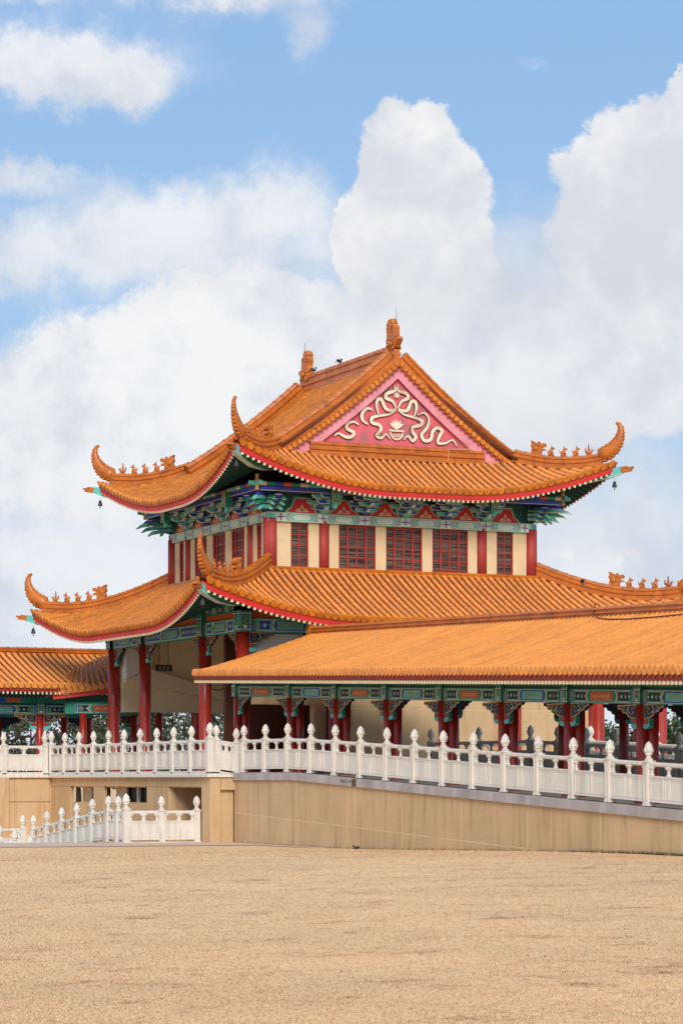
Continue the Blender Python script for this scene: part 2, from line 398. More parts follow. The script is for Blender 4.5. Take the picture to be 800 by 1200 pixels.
def beast(kind):
    """seated ridge animal facing +x, about .3 m tall"""
    mb = MB(); m = 'ridge_tile'
    mb.box(-.10, .10, -.05, .05, -.04, .03, m)
    if kind == 0:   # rider on a bird
        mb.ell((0, 0, .09), (.11, .05, .06), m); mb.ell((.09, 0, .15), (.035, .03, .05), m); mb.ell((.135, 0, .16), (.04, .015, .015), m)
        mb.ell((-.11, 0, .16), (.03, .02, .08), m); mb.ell((-.01, 0, .20), (.04, .04, .08), m); mb.ell((-.01, 0, .30), (.03, .03, .035), m)
        mb.ell((-.01, 0, .345), (.012, .012, .03), m)
        return mb
    R = Matrix.Rotation(-.55, 3, 'Y')
    mb.ell((-.03, 0, .13), (.065, .052, .125), m, ax=Matrix.Rotation(.45, 3, 'Y'))
    mb.ell((.035, 0, .245), (.055, .042, .05), m); mb.ell((.085, 0, .235), (.045, .028, .026), m)
    for sy in (-1, 1):
        mb.ell((.045, sy*.032, .09), (.02, .018, .09), m, 6, 4); mb.ell((-.04, sy*.045, .05), (.06, .025, .05), m, 6, 4)
        mb.ell((.01, sy*.03, .30), (.014, .010, .035), m, 6, 3)
    mb.ell((-.10, 0, .13), (.022, .018, .10), m, 6, 4, ax=Matrix.Rotation(-.5, 3, 'Y'))
    return mb
def dragon_head():
    """ridge-stop beast with open jaw, facing +x, .55 m"""
    mb = MB(); m = 'ridge_tile'
    o = [(-.16, -.12), (.16, -.12), (.14, .12), (.20, .16), (.27, .14), (.26, .20), (.17, .225), (.17, .25), (.28, .27), (.30, .34), (.24, .39), (.20, .36), (.13, .37), (.08, .44), (.03, .40), (-.06, .37), (-.11, .46), (-.20, .48), (-.16, .40), (-.20, .30), (-.15, .22), (-.19, .12), (-.15, .04)]
    mb.prism(o, (0, 0, 0), (1, 0, 0), (0, 0, 1), (0, -1, 0), -.075, .075, m)
    for sy in (-1, 1):
        mb.ell((.10, sy*.075, .32), (.05, .03, .04), m); mb.ell((-.05, sy*.075, .22), (.09, .035, .10), m); mb.ell((.17, sy*.06, .19), (.06, .025, .03), m)
        mb.ell((-.10, sy*.08, .42), (.07, .018, .025), m, ax=Matrix.Rotation(.5, 3, 'Y'))
    return mb
def horn_mesh(H=1.0):
    """upswept scalloped corner horn; outward is +x"""
    mb = MB(); m = 'ridge_tile'
    pts = [(-.50, 0), (-.30, .05), (-.10, .17), (.05, .33), (.15, .50), (.20, .68), (.20, .84), (.15, .96), (.09, 1.0)]
    wd = [.19, .22, .21, .185, .15, .118, .09, .066, .048]
    path = [Vector((x, 0, z*H)) for x, z in pts]
    vs = []; n = 8
    for i, p in enumerate(path):
        t = path[min(i+1, 8)]-path[max(i-1, 0)]; t.normalize(); u = Vector((-t.z, 0, t.x)); r = wd[i]
        for k in range(n):
            a = 2*pi*k/n; vs.append(p+u*r*cos(a)*1.0+Vector((0, 1, 0))*r*.62*sin(a))
    fs = [(j*n+i, (j+1)*n+i, (j+1)*n+(i+1) % n, j*n+(i+1) % n) for j in range(8) for i in range(n)]
    fs += [tuple(range(n)), tuple(8*n+i for i in range(n-1, -1, -1))]
    mb.add(vs, fs, m, True)
    for j in range(16):   # scales along the back, facing inward/up
        f = .3+j*.48; i = int(f); q = f-i
        if i >= 8: break
        p = path[i].lerp(path[i+1], q); t = (path[i+1]-path[i]).normalized(); u = Vector((-t.z, 0, t.x)); r = wd[i]*(1-q)+wd[i+1]*q
        mb.ell(p+u*r*.92, (r*.34, r*.42, r*.34), m, 6, 4)
        mb.ell(p-u*r*.86, (r*.42, r*.5, r*.26), m, 6, 4)
    mb.ell((.09, 0, 1.0*H), (.065, .05, .055), m)
    return mb
def bell_mesh():
    mb = MB(); mb.lathe((0, 0, 0), [(.008, .12), (.008, 0)], 'bell', 5)
    mb.lathe((0, 0, 0), [(.02, 0), (.055, -.03), (.07, -.12), (.095, -.24), (.10, -.26), (.02, -.262)], 'bell', 10)
    mb.lathe((0, 0, 0), [(.01, -.25), (.01, -.31), (.035, -.34), (.01, -.38)], 'bell', 6); mb.v = [(x*.8, y*.8, z*.72) for x, y, z in mb.v]; return mb
def small_dragon_end():
    mb = MB(); m = 'ridge_tile'
    o = [(0, -.09), (.30, -.05), (.36, -.01), (.30, .01), (.40, .045), (.38, .10), (.28, .075), (.20, .12), (.10, .10), (0, .09)]
    mb.prism(o, (0, 0, 0), (1, 0, 0), (0, 0, 1), (0, -1, 0), -.08, .08, m); mb.ell((.2, .08, .05), (.07, .03, .04), m); mb.ell((.2, -.08, .05), (.07, .03, .04), m); return mb
ME = {'beast0': beast(0).mesh('roof_beast'), 'beast1': beast(1).mesh('roof_beast'), 'head': dragon_head().mesh('dragon_head'),
      'horn': horn_mesh().mesh('horn'), 'bell': bell_mesh().mesh('bell'), 'end': small_dragon_end().mesh('beam_end')}

def hip_roof_trim(H, root, roofobj, faces, hipE, rowE, tag):
    # rows of tiles -------------------------------------------------
    for fc in ('front', 'left', 'back', 'right'):
        Ln = H.faces[fc][3]; F = lambda sp, e, h, fc=fc: H.P(fc, sp, e, h)
        n = int(Ln/PITCH); off = (Ln-(n-1)*PITCH)/2; allm = MB()
        for i in range(n):
            sp = off+i*PITCH; e1 = rowE(fc, sp)
            if e1 < .12: e1 = .12
            if fc in faces: mb = MB(); roll(mb, F, sp, e1); part('tile_row', mb, roofobj)
            else: roll(allm, F, sp, e1, na=4)
        if allm.v: part('tile_rows', allm, roofobj, kind='stuff')
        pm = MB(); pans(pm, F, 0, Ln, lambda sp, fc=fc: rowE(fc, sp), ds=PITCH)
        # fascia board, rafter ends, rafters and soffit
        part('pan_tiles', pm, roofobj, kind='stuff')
        st = [Ln*i/48 for i in range(49)]; fm = MB()
        def rail(e0, e1, z0, z1, m, out):
            vs = []
            for sp in st:
                a, b = max(e0, 0), max(e1, 0)
                spc = min(max(sp, min(e0, e1)), Ln-min(e0, e1)) if e0 < 0 else min(max(sp, e0), Ln-e0)
                vs += [H.P(fc, spc, e0, 0, z0), H.P(fc, spc, e1, 0, z0), H.P(fc, spc, e1, 0, z1), H.P(fc, spc, e0, 0, z1)]
            fs = [(4*j+k, 4*j+(k+1) % 4, 4*j+4+(k+1) % 4, 4*j+4+k) for j in range(48) for k in range(4)]+[(0, 3, 2, 1), (192, 193, 194, 195)]
            out.add(vs, [tuple(reversed(f)) for f in fs], m)
        rail(-.012, .03, -.26, -.06, 'fascia_red', fm)
        part('fascia_board', fm, roofobj)
        sm = MB(); vs = []
        for sp in st:
            for e in (.0, .7, 1.5, 2.4):
                spc = min(max(sp, e), Ln-e); vs.append(H.P(fc, spc, e, 0, -.13))
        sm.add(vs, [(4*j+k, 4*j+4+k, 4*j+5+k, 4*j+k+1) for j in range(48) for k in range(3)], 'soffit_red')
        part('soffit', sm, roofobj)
        rm = MB(); em_ = MB()
        for i in range(int(Ln/.225)+1):
            sp = min(Ln, .02+i*.225); e1 = min(1.6, max(.05, min(sp, Ln-sp)))
            for (q0, q1, m, o) in ((.03, e1, 'dark_green', rm),):
                ps = []
                for e in (q0, (q0+q1)/2, q1):
                    ps.append(H.P(fc, sp, e, 0, -.31))
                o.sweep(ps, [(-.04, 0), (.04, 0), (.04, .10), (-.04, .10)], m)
        for i in range(int(Ln/.165)+1):
            sp = min(Ln, .02+i*.165); em_.sweep([H.P(fc, sp, -.005, 0, -.325), H.P(fc, sp, .028, 0, -.325)], [(-.038, 0), (.038, 0), (.038, .07), (-.038, .07)], 'cream')
        part('rafters', rm, roofobj, kind='stuff'); part('rafter_ends', em_, roofobj, kind='stuff')
    # hips ----------------------------------------------------------
    for (cx, cy, dx, dy) in ((H.x0, H.y0, 1, 1), (H.x1, H.y0, -1, 1), (H.x0, H.y1, 1, -1), (H.x1, H.y1, -1, -1)):
        pth = []
        for i in range(15):
            e = .24+(hipE-.19)*(1-i/14); pth.append(H.D((cx+dx*e, cy+dy*e, H.z(e)+.02)))
        rm = MB(); ridge(rm, pth); rd = part('hip_ridge', rm, roofobj)
        ang = math.atan2(-dy, -dx)
        def at(e, dz): return H.D((cx+dx*e, cy+dy*e, H.z(e)+dz))
        obj('corner_horn', ME['horn'], rd if False else roofobj, at(.02, .24), rot=ang)
        obj('dragon_head', ME['head'], roofobj, at(1.56, .38), rot=ang)
        for k, e in enumerate((1.26, 1.00, .75, .50)):
            obj('roof_beast', ME['beast0' if k == 3 else 'beast1'], roofobj, at(e, .41), rot=ang)
        # corner beam with its dragon end, and a bell
        cb = MB(); ps = [at(2.1, -.62), at(1.4, -.52), at(.7, -.44), at(.1, -.40), at(-.12, -.36)]
        cb.sweep(ps, [(-.09, -.02), (.09, -.02), (.09, .26), (-.09, .26)], 'teal', scales=[1, 1, 1, .9, .75])
        cb.sweep([p-Vector((0, 0, .012)) for p in ps], [(-.096, -.02), (.096, -.02), (.096, .0), (-.096, .0)], 'pale_teal', scales=[1, 1, 1, .9, .75])
        part('corner_beam', cb, roofobj)
        obj('beam_end', ME['end'], roofobj, at(-.10, -.27), rot=ang)
        obj('bell', ME['bell'], roofobj, at(.02, -.56), rot=ang)

# ------------------------------------------------------------------ painted and carved detail helpers
class Face:
    """vertical face: O corner, U along, outward N; coordinates (u, z)"""
    def __init__(s, O, U, N): s.O = Vector(O); s.U = Vector(U); s.N = Vector(N)
    def poly(s, mb, pts, d, m, d0=0.): mb.prism(pts, s.O, s.U, Z3, s.N, d0, d, m)
    def rect(s, mb, u0, u1, z0, z1, d, m, d0=0.): s.poly(mb, [(u0, z0), (u1, z0), (u1, z1), (u0, z1)], d, m, d0)
    def line(s, mb, pts, w, d, m, closed=False, d0=0., taper=False): mb.ribbon(pts, w, s.O, s.U, Z3, s.N, d0, d, m, closed, taper)
def hexa(c, w, z0, z1, k):
    zc = (z0+z1)/2; return [(c-w/2, zc), (c-w/2+k, z0), (c+w/2-k, z0), (c+w/2, zc), (c+w/2-k, z1), (c-w/2+k, z1)]
def beam_paint(F, mb, u0, u1, z0, z1, style=0, dark=False, d0=0., sub=True):
    """painted tie beam: end bands, chevrons, dotted fields and a lettered-looking cartouche"""
    h = z1-z0; w = u1-u0; c = (u0+u1)/2; dd = d0+.003
    base = 'green' if dark else 'teal'
    F.rect(mb, u0, u1, z0, z1, dd, base, d0-.01)
    F.rect(mb, u0, u1, z0+h*.05, z0+h*.09, dd+.004, 'pale_teal', d0); F.rect(mb, u0, u1, z1-h*.09, z1-h*.05, dd+.004, 'pale_teal', d0)
    for sgn, ue in ((1, u0), (-1, u1)):
        x = ue
        for ww, m in ((.035, 'green'), (.015, 'gold'), (.05, 'blue'), (.015, 'cream'), (.04, 'green')):
            a, b = sorted((x, x+sgn*ww)); F.rect(mb, a, b, z0, z1, dd+.004, m, d0); x += sgn*ww
    cw = min(w*.42, 1.6); k = h*.35
    fw = (w-cw)/2-.16
    for sgn in (-1, 1):
        fc = c+sgn*(cw/2+fw/2)
        F.poly(mb, hexa(fc, fw*.98, z0+h*.10, z1-h*.10, h*.3), dd+.004, 'dark_blue' if dark else 'blue', d0)
        F.line(mb, hexa(fc, fw*.93, z0+h*.14, z1-h*.14, h*.3), .012, dd+.008, 'pale_teal', True, d0)
        n = max(1, int(fw/(h*.5)))
        for i in range(n):
            cc = fc+(i-(n-1)/2)*h*.55; zc = (z0+z1)/2
            F.poly(mb, [(cc+h*.2*cos(a*pi/3), zc+h*.2*sin(a*pi/3)) for a in range(6)], dd+.008, 'green' if dark else 'teal', d0)
            F.poly(mb, [(cc+h*.1*cos(a*pi/3), zc+h*.1*sin(a*pi/3)) for a in range(6)], dd+.012, 'cream' if i % 2 else 'gold', d0)
        for q in (0, 1):
            e = c+sgn*(cw/2+.02+q*.045); zc = (z0+z1)/2
            F.line(mb, [(e-sgn*k*.5, z0+h*.04), (e+sgn*k*.25, zc), (e-sgn*k*.5, z1-h*.04)], .02, dd+.01, 'cream' if q else 'pale_teal', False, d0)
    F.poly(mb, hexa(c, cw*.96, z0+h*.10, z1-h*.10, k*.5), dd+.007, 'green' if style % 2 == 0 else 'blue', d0)
    F.rect(mb, c-cw*.40, c+cw*.40, z0+h*.19, z1-h*.19, dd+.011, 'gold', d0)
    F.rect(mb, c-cw*.39, c+cw*.39, z0+h*.22, z1-h*.22, dd+.014, 'orange_paint' if style % 2 == 0 else 'teal', d0)
    zc = (z0+z1)/2; n = 7; pts = [(c-cw*.3+cw*.6*i/(n*2), zc+h*.12*(1 if i % 2 else -1)) for i in range(n*2+1)]
    F.line(mb, pts, .018, dd+.018, 'gold' if style % 2 else 'cream', False, d0)
def head_paint(F, mb, c, w, z0, z1, d):
    F.rect(mb, c-w/2, c+w/2, z0, z1, d, 'green'); zc = (z0+z1)/2; h = z1-z0
    for a in (-1, 1): F.rect(mb, c+a*w*.40-.008, c+a*w*.40+.008, z0, z1, d+.004, 'pale_teal')
    for q, m in ((.86, 'cream'), (.80, 'blue'), (.12, 'cream'), (.18, 'blue')): F.rect(mb, c-w/2, c+w/2, z0+h*q-.012, z0+h*q+.012, d+.005, m)
    F.line(mb, [(c-w*.25, zc-h*.22), (c+w*.22, zc-h*.1), (c-w*.2, zc), (c+w*.22, zc+h*.12), (c-w*.2, zc+h*.24)], .022, d+.008, 'gold')
    F.poly(mb, [(c-w*.2, zc-h*.26), (c, zc-h*.34), (c+w*.2, zc-h*.26), (c, zc-h*.18)], d+.006, 'pale_teal')
def queti(sgn=1, w=.56, h=.52):
    """carved corner bracket hanging below a beam, against a column at u=0, face toward -y"""
    mb = MB(); F = Face((0, 0, 0), (1, 0, 0), (0, -1, 0)); S = lambda P: [(sgn*a*w, b*h) for a, b in P]
    o = S([(0, 0), (1, 0), (.98, -.16), (.80, -.20), (.72, -.34), (.55, -.38), (.46, -.52), (.30, -.58), (.30, -.86), (.22, -.98), (.08, -1.0), (0, -.92)])
    F.poly(mb, o, .035, 'dark_blue', -.035)
    F.line(mb, S([(.03, -.03), (.95, -.03), (.92, -.13), (.76, -.17), (.68, -.30), (.51, -.35), (.42, -.48), (.27, -.55), (.03, -.62)]), .026, .045, 'gold', True, 0)
    F.poly(mb, S([(0, -.66), (.18, -.62), (.18, -.80), (0, -.80)]), .045, 'flag_red')
    F.poly(mb, S([(0, -.82), (.28, -.80), (.29, -.9), (.2, -1.0), (.06, -1.02), (0, -.95)]), .05, 'teal', -.05)
    F.poly(mb, S([(.20, -.60), (.31, -.58), (.31, -.84), (.20, -.84)]), .048, 'green', -.048)
    for P, m in (([(.12, -.12), (.3, -.2), (.14, -.3), (.3, -.42)], 'gold'), ([(.4, -.1), (.5, -.24), (.36, -.36)], 'pale_teal'), ([(.58, -.1), (.72, -.14), (.58, -.26)], 'gold'), ([(.8, -.08), (.88, -.1)], 'flag_red'), ([(.1, -.45), (.2, -.52)], 'sky_blue')):
        F.line(mb, S(P), .02, .044, m)
    return mb
ME['quetiL'] = queti(-1, .80, .56).mesh('hanging_bracket'); ME['quetiR'] = queti(1, .80, .56).mesh('hanging_bracket')

def arm(mb, x0, x1, y0, y1, z0, z1, m, rim='pale_teal', up=0.):
    """bracket arm with pale edging; ends cut upward"""
    t = .009
    if x1-x0 > y1-y0:
        k = (z1-z0)*.9
        o = [(x0+k, z0), (x1-k, z0), (x1-k*.3, z0+k*.35), (x1, z1), (x0, z1), (x0+k*.3, z0+k*.35)]
        F = Face((0, y0, 0), (1, 0, 0), (0, -1, 0)); D = y1-y0
        F.poly(mb, o, 0, rim, -D); q = [(max(min(a, x1-t*1.4), x0+t*1.4), max(min(b, z1-t), z0+t)) for a, b in o]; F.poly(mb, q, .004, m)
        F2 = Face((0, y1, 0), (1, 0, 0), (0, -1, 0))
    else:
        k = (z1-z0)*.9
        o = [(y0+k, z0), (y1, z0), (y1, z1), (y0-.0, z1), (y0+k*.2, z0+k*.5)]
        O = (x0, 0, 0)
        mb.prism(o, O, (0, 1, 0), (0, 0, 1), (1, 0, 0), 0, x1-x0, rim)
        q = [(min(max(a, y0+t*1.4), y1), max(min(b, z1-t), z0+t)) for a, b in o]
        mb.prism(q, O, (0, 1, 0), (0, 0, 1), (1, 0, 0), -.004, x1-x0+.004, m)
        mb.box(x0+t, x1-t, y0-.004, y0+.05, z0+(z1-z0)*.55, z1-t, m)
def block(mb, x, y, z, w, h, m):
    mb.hexa([(x-w*.36, y-w*.36, z), (x+w*.36, y-w*.36, z), (x+w*.36, y+w*.36, z), (x-w*.36, y+w*.36, z)],
            [(x-w/2, y-w/2, z+h*.45), (x+w/2, y-w/2, z+h*.45), (x+w/2, y+w/2, z+h*.45), (x-w/2, y+w/2, z+h*.45)], m)
    mb.box(x-w/2, x+w/2, y-w/2, y+w/2, z+h*.45+.001, z+h, m); mb.box(x-w/2-.006, x+w/2+.006, y-w/2-.006, y+w/2+.006, z+h-.014, z+h-.002, 'cream')
def bracket(flip):
    A, B = ('teal', 'blue') if flip else ('blue', 'teal')
    mb = MB(); block(mb, 0, -.10, 0, .26, .10, B)
    arm(mb, -.34, .34, -.18, -.06, .10, .21, A); arm(mb, -.06, .06, -.42, 0, .10, .21, B)
    for x in (-.29, 0, .29): block(mb, x, -.12, .21, .14, .055, B)
    block(mb, 0, -.38, .21, .15, .055, A)
    arm(mb, -.56, .56, -.17, -.05, .265, .375, B); arm(mb, -.34, .34, -.44, -.32, .265, .375, A); arm(mb, -.06, .06, -.70, 0, .265, .375, B)
    for x in (-.29, 0, .29): block(mb, x, -.38, .375, .14, .05, B)
    for x in (-.48, .48): block(mb, x, -.11, .375, .14, .05, A)
    block(mb, 0, -.64, .375, .15, .05, A)
    arm(mb, -.50, .50, -.44, -.32, .425, .53, B); arm(mb, -.32, .32, -.70, -.58, .425, .53, A)
    return mb
ME['bracket0'] = bracket(0).mesh('eave_bracket'); ME['bracket1'] = bracket(1).mesh('eave_bracket')
def corner_bracket():   # local: diagonal outward is +x
    mb = MB()
    for z, ln, m in ((.06, .80, 'teal'), (.19, 1.02, 'green'), (.32, 1.20, 'teal'), (.44, 1.0, 'blue')):
        o = [(0, z), (ln*.62, z-.02), (ln*.9, z-.05), (ln+.06, z-.10), (ln*.92, z+.03), (ln*.8, z+.08), (ln*.6, z+.09), (0, z+.09)]
        mb.prism(o, (0, 0, 0), (1, 0, 0), (0, 0, 1), (0, -1, 0), -.055, .055, m)
        mb.ribbon(o[:4], .02, (0, 0, .012), (1, 0, 0), (0, 0, 1), (0, -1, 0), -.060, .060, 'cream')
    for sa in (pi/4, -pi/4):
        R = Matrix.Rotation(sa, 3, 'Z')
        for z, ln, m in ((.08, .52, 'teal'), (.21, .68, 'teal'), (.34, .80, 'green')):
            U = R @ Vector((1, 0, 0)); Nn = R @ Vector((0, -1, 0))
            for off in (-.16, .16):
                o = [(-.3, z), (ln*.62, z-.01), (ln*.88, z-.05), (ln+.05, z-.10), (ln*.92, z+.02), (ln*.75, z+.08), (-.3, z+.08)]
                mb.prism(o, Vector((0, 0, 0))+Nn*off, U, (0, 0, 1), Nn, -.045, .045, m)
                mb.ribbon(o[:4], .018, Vector((0, 0, .011))+Nn*off, U, (0, 0, 1), Nn, -.050, .050, 'cream')
        for i in range(4): block(mb, *(R @ Vector((.12+i*.2, 0, 0)))[:2], .02+i*.11, .16, .08, 'blue')
    mb.lathe((.95, 0, 0), [(.05, .52), (.08, .58), (.045, .62), (.075, .70), (.085, .78), (.06, .88), (.04, .94), (.07, 1.0)], 'gold', 10)
    return mb
ME['cornerb'] = corner_bracket().mesh('corner_bracket')

# ------------------------------------------------------------------ the hall
hall = thing('temple_hall', 'two-storey hall with orange tiled double roof, red pillars and carved pink gable', 'temple', (4.5, 4.05, 1.94))
UP = Hip(-1.55, 10.62, -1.55, 9.75, 10.48, .48, .0343, 1.12, 5.0, .30)
LO = Hip(-3.28, 12.42, -3.28, 11.50, 6.40, .42, .033, 1.0, 5.0, .32)
def surf_obj(name, H, ids): # a thin roof deck under the tiles
    mb = MB(); return mb
deck = MB()
for fc, (o, sd, ed, Ln) in UP.faces.items():
    emx = 6.05 if fc in ('left', 'right') else 2.2
    for i in range(30):
        a, b = Ln*i/30, Ln*(i+1)/30
        ea = (lambda q: 6.05 if (emx > 3 and min(q, Ln-q) > 1.95) else min(q, Ln-q, 2.2))
        for j in range(6):
            e = [(x*j/6, x*(j+1)/6) for x in (ea(a), ea(b))]
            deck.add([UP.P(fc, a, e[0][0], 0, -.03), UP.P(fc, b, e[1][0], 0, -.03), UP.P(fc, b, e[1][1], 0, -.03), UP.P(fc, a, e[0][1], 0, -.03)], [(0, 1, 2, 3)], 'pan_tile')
uroof = part('upper_roof', deck, hall)
def rowE_u(fc, sp):
    Ln = UP.faces[fc][3]; d = min(sp, Ln-sp)
    if fc in ('left', 'right'): return 6.05 if d >= 1.86 else d
    return min(d, 2.13)
hip_roof_trim(UP, hall, uroof, ('front', 'left'), 2.05, rowE_u, 'upper')
# main ridge, gable verges and gable boards
mb = MB(); ridge(mb, [(4.5, .50+i*.3, 14.60) for i in range(25)], 1.0, 1.58); part('main_ridge', mb, uroof)
def ridge_fish():
    mb = MB(); m = 'ridge_tile'
    o = [(-.30, 0), (.20, 0), (.24, .14), (.34, .26), (.50, .42), (.46, .50), (.36, .40), (.26, .34), (.22, .46), (.27, .56), (.24, .72), (.27, .84), (.20, .90), (.13, .84), (.11, .66), (.06, .58), (.0, .66), (.02, .80), (.10, .92), (.10, 1.02), (.0, 1.10), (-.14, 1.08), (-.24, .96), (-.27, .78), (-.24, .60), (-.32, .44), (-.26, .34), (-.42, .22), (-.36, .10)]
    mb.prism(o, (0, 0, 0), (1, 0, 0), (0, 0, 1), (0, -1, 0), -.10, .10, m)
    for sy in (-1, 1):
        for j in range(7): mb.ell((-.17+.03*sin(j), sy*.09, .3+j*.11), (.08, .045, .06), m)
        mb.ell((.05, sy*.14, .32), (.12, .06, .1), m); mb.ell((.12, sy*.16, .44), (.05, .04, .04), m); mb.ell((.2, sy*.12, .18), (.12, .05, .05), m); mb.ell((-.2, sy*.14, .14), (.13, .06, .1), m)
    for j in range(8):
        a = pi*(.05+.8*j/7); mb.ell((-.06+.2*cos(a), 0, .86+.22*sin(a)), (.05, .12, .05), m)
    mb.ell((.40, 0, .45), (.1, .07, .05), m); mb.ell((0, 0, 1.08), (.11, .12, .05), m)
    return mb.mesh('ridge_dragon')
ME['fish'] = ridge_fish()
obj('ridge_dragon', ME['fish'], uroof, (4.5, .78, 14.92), rot=-pi/2); obj('ridge_dragon', ME['fish'], uroof, (4.5, 7.32, 14.92), rot=pi/2)
for gy, sg in ((.60, -1), (7.50, 1)):      # outward is sg*y
    for sx in (-1, 1):
        X = lambda e: 4.5+sx*(6.05-e)
        vp = [(X(e), 0, UP.z(e)+.02) for e in [2.0+(6.02-2.0)*i/16 for i in range(17)]]
        mb = MB(); ridge(mb, [Vector((a, gy+sg*.0, c)) for a, b, c in vp], 1.25, .98); part('verge_ridge', mb, uroof)
        mb = MB(); e = 2.35
        while e < 6.0:
            sl = UP.a+2*UP.b*e; k = 1/math.sqrt(1+sl*sl); zz = UP.z(e); x = X(e)
            O = Vector((x, 0, zz)); T = Vector((-sx*k, 0, sl*k)); Nn = Vector((sx*sl*k, 0, k))   # along slope up, normal
            ring = []
            for y in (gy+sg*.30, gy-sg*.04):
                for i in range(8):
                    a = 2*pi*i/8; p = O+T*(.078*cos(a))+Nn*(-.02+.078*sin(a)); ring.append((p.x, y, p.z))
            mb.add(ring, [tuple(range(8))]+[(i, (i+1) % 8, (i+1) % 8+8, i+8) for i in range(8)], 'glazed_tile')
            q = [O+T*(.095+dx)+Nn*dz for dx, dz in ((-.06, -.03), (.06, -.03), (.05, -.12), (0, -.17), (-.05, -.12))]
            mb.add([(p.x, gy+sg*.27, p.z) for p in q], [(0, 1, 2, 3, 4)], 'drip_tile'); e += .19*k
        part('verge_tiles', mb, uroof)
        # deck strip carrying the verge tiles
        mb = MB(); es = [2.1+(6.05-2.1)*i/16 for i in range(17)]; vs = []
        for e in es:
            for y, dz in ((gy-sg*.15, .0), (gy+sg*.28, .0), (gy+sg*.28, -.05), (gy-sg*.15, -.05)): vs.append((X(e), y, UP.z(e)+dz))
        mb.add(vs, [(4*j+k, 4*j+(k+1) % 4, 4*j+4+(k+1) % 4, 4*j+4+k) for j in range(16) for k in range(4)], 'ridge_tile'); part('verge_deck', mb, uroof)
        mb = MB(); vs = []
        for e in es:
            x = X(e); t = (e-2.1)/(6.05-2.1)
            for y, dz in ((gy+sg*.16, -.07), (gy+sg*.16, -.50), (gy+sg*.11, -.50), (gy+sg*.11, -.07)): vs.append((x, y, max(UP.z(e)+dz, 11.5)))
        mb.add(vs, [(4*j+k, 4*j+(k+1) % 4, 4*j+4+(k+1) % 4, 4*j+4+k) for j in range(16) for k in range(4)]+[(0, 1, 2, 3)], 'pink'); part('bargeboard', mb, uroof)
    F = Face((0 if sg < 0 else 9.0, gy, 0), (1, 0, 0) if sg < 0 else (-1, 0, 0), (0, sg, 0))
    mb = MB(); lo_ = [(1.1, 11.55), (7.9, 11.55)]; up_ = [(4.5+s_*(6.05-e), UP.z(e)-.05) for s_, es in ((1, [2.4+3.65*i/12 for i in range(13)]), (-1, [6.05-3.65*i/12 for i in range(13)])) for e in es]
    F.poly(mb, lo_+up_, .03, 'gable_red', -.1); part('gable_panel', mb, uroof)
    mb = MB(); tri = [(1.62, 12.07), (4.5, 14.26), (7.38, 12.07)]
    F.line(mb, [(1.74, 11.96), (4.5, 14.26), (7.26, 11.96)], .09, .12, 'groove'); F.line(mb, [(1.80, 11.96), (4.5, 14.21), (7.20, 11.96)], .05, .135, 'cream'); 
    F.rect(mb, 1.7, 7.3, 12.0, 12.045, .10, 'cream'); F.rect(mb, 1.6, 7.4, 11.96, 12.0, .12, 'groove'); part('gable_frame', mb, uroof)
    mb = MB(); ridge(mb, [(1.5+i*.3, gy+sg*.10, 11.60) for i in range(21)], 1.25, .92); part('gable_base_ridge', mb, uroof)
    # carved ribbons, vase and lotus
    RB = [[(2.37, 12.25), (2.51, 12.34), (2.72, 12.25), (2.93, 12.25), (3.04, 12.39), (2.8, 12.5), (2.83, 12.66), (3.04, 12.72), (3.19, 12.64)],
     [(6.57, 12.18), (6.42, 12.35), (6.18, 12.24), (5.92, 12.23), (5.96, 12.42), (6.07, 12.62), (5.88, 12.7), (5.73, 12.56), (5.67, 12.33), (5.45, 12.28), (5.35, 12.46), (5.55, 12.7), (5.6, 12.97), (5.43, 13.14), (5.2, 13.05)],
     [(3.67, 13.12), (3.48, 13.17), (3.32, 13.01), (3.32, 12.8), (3.51, 12.67)],
     [(3.89, 12.97), (3.8, 13.24), (3.84, 13.45), (3.97, 13.46), (4.12, 13.19), (4.35, 13.15), (4.48, 13.22)],
     [(5.09, 12.99), (5.17, 13.25), (5.14, 13.45), (5.0, 13.46), (4.86, 13.19), (4.64, 13.17), (4.53, 13.23)],
     [(4.41, 13.94), (4.44, 13.77), (4.18, 13.67), (4.11, 13.53), (4.35, 13.43), (4.48, 13.22)],
     [(4.52, 13.95), (4.54, 13.78), (4.81, 13.71), (4.88, 13.57), (4.66, 13.45), (4.53, 13.23)],
     [(4.48, 13.17), (4.22, 13.02), (3.89, 12.96), (3.65, 12.88), (3.65, 12.73), (3.89, 12.68), (3.95, 12.53), (3.8, 12.34), (3.97, 12.28), (4.12, 12.41), (4.26, 12.26)],
     [(4.53, 13.17), (4.77, 13.04), (5.09, 12.98), (5.37, 12.88), (5.31, 12.75), (5.05, 12.67), (5.05, 12.52), (5.15, 12.37), (5.03, 12.24), (4.88, 12.39), (4.73, 12.26)]]
    def cr(P, n=4):   # smooth the carved curve
        out = []
        for i in range(len(P)-1):
            a = P[max(i-1, 0)]; b = P[i]; c = P[i+1]; d = P[min(i+2, len(P)-1)]
            for k in range(n):
                t = k/n; out.append(tuple(.5*((2*b[q])+(-a[q]+c[q])*t+(2*a[q]-5*b[q]+4*c[q]-d[q])*t*t+(-a[q]+3*b[q]-3*c[q]+d[q])*t**3) for q in (0, 1)))
        return out+[P[-1]]
    for r in RB:
        mb = MB(); s_ = cr(r); F.line(mb, s_, .135, .075, 'groove', taper=True, d0=.03); F.line(mb, s_, .105, .10, 'relief_cream', taper=True, d0=.03); part('carved_ribbon', mb, uroof)
    mb = MB()
    F.poly(mb, [(4.49+.085*cos(a*pi/5), 13.63+.085*sin(a*pi/5)) for a in range(10)], .11, 'relief_cream'); part('carved_ball', mb, uroof); mb = MB()
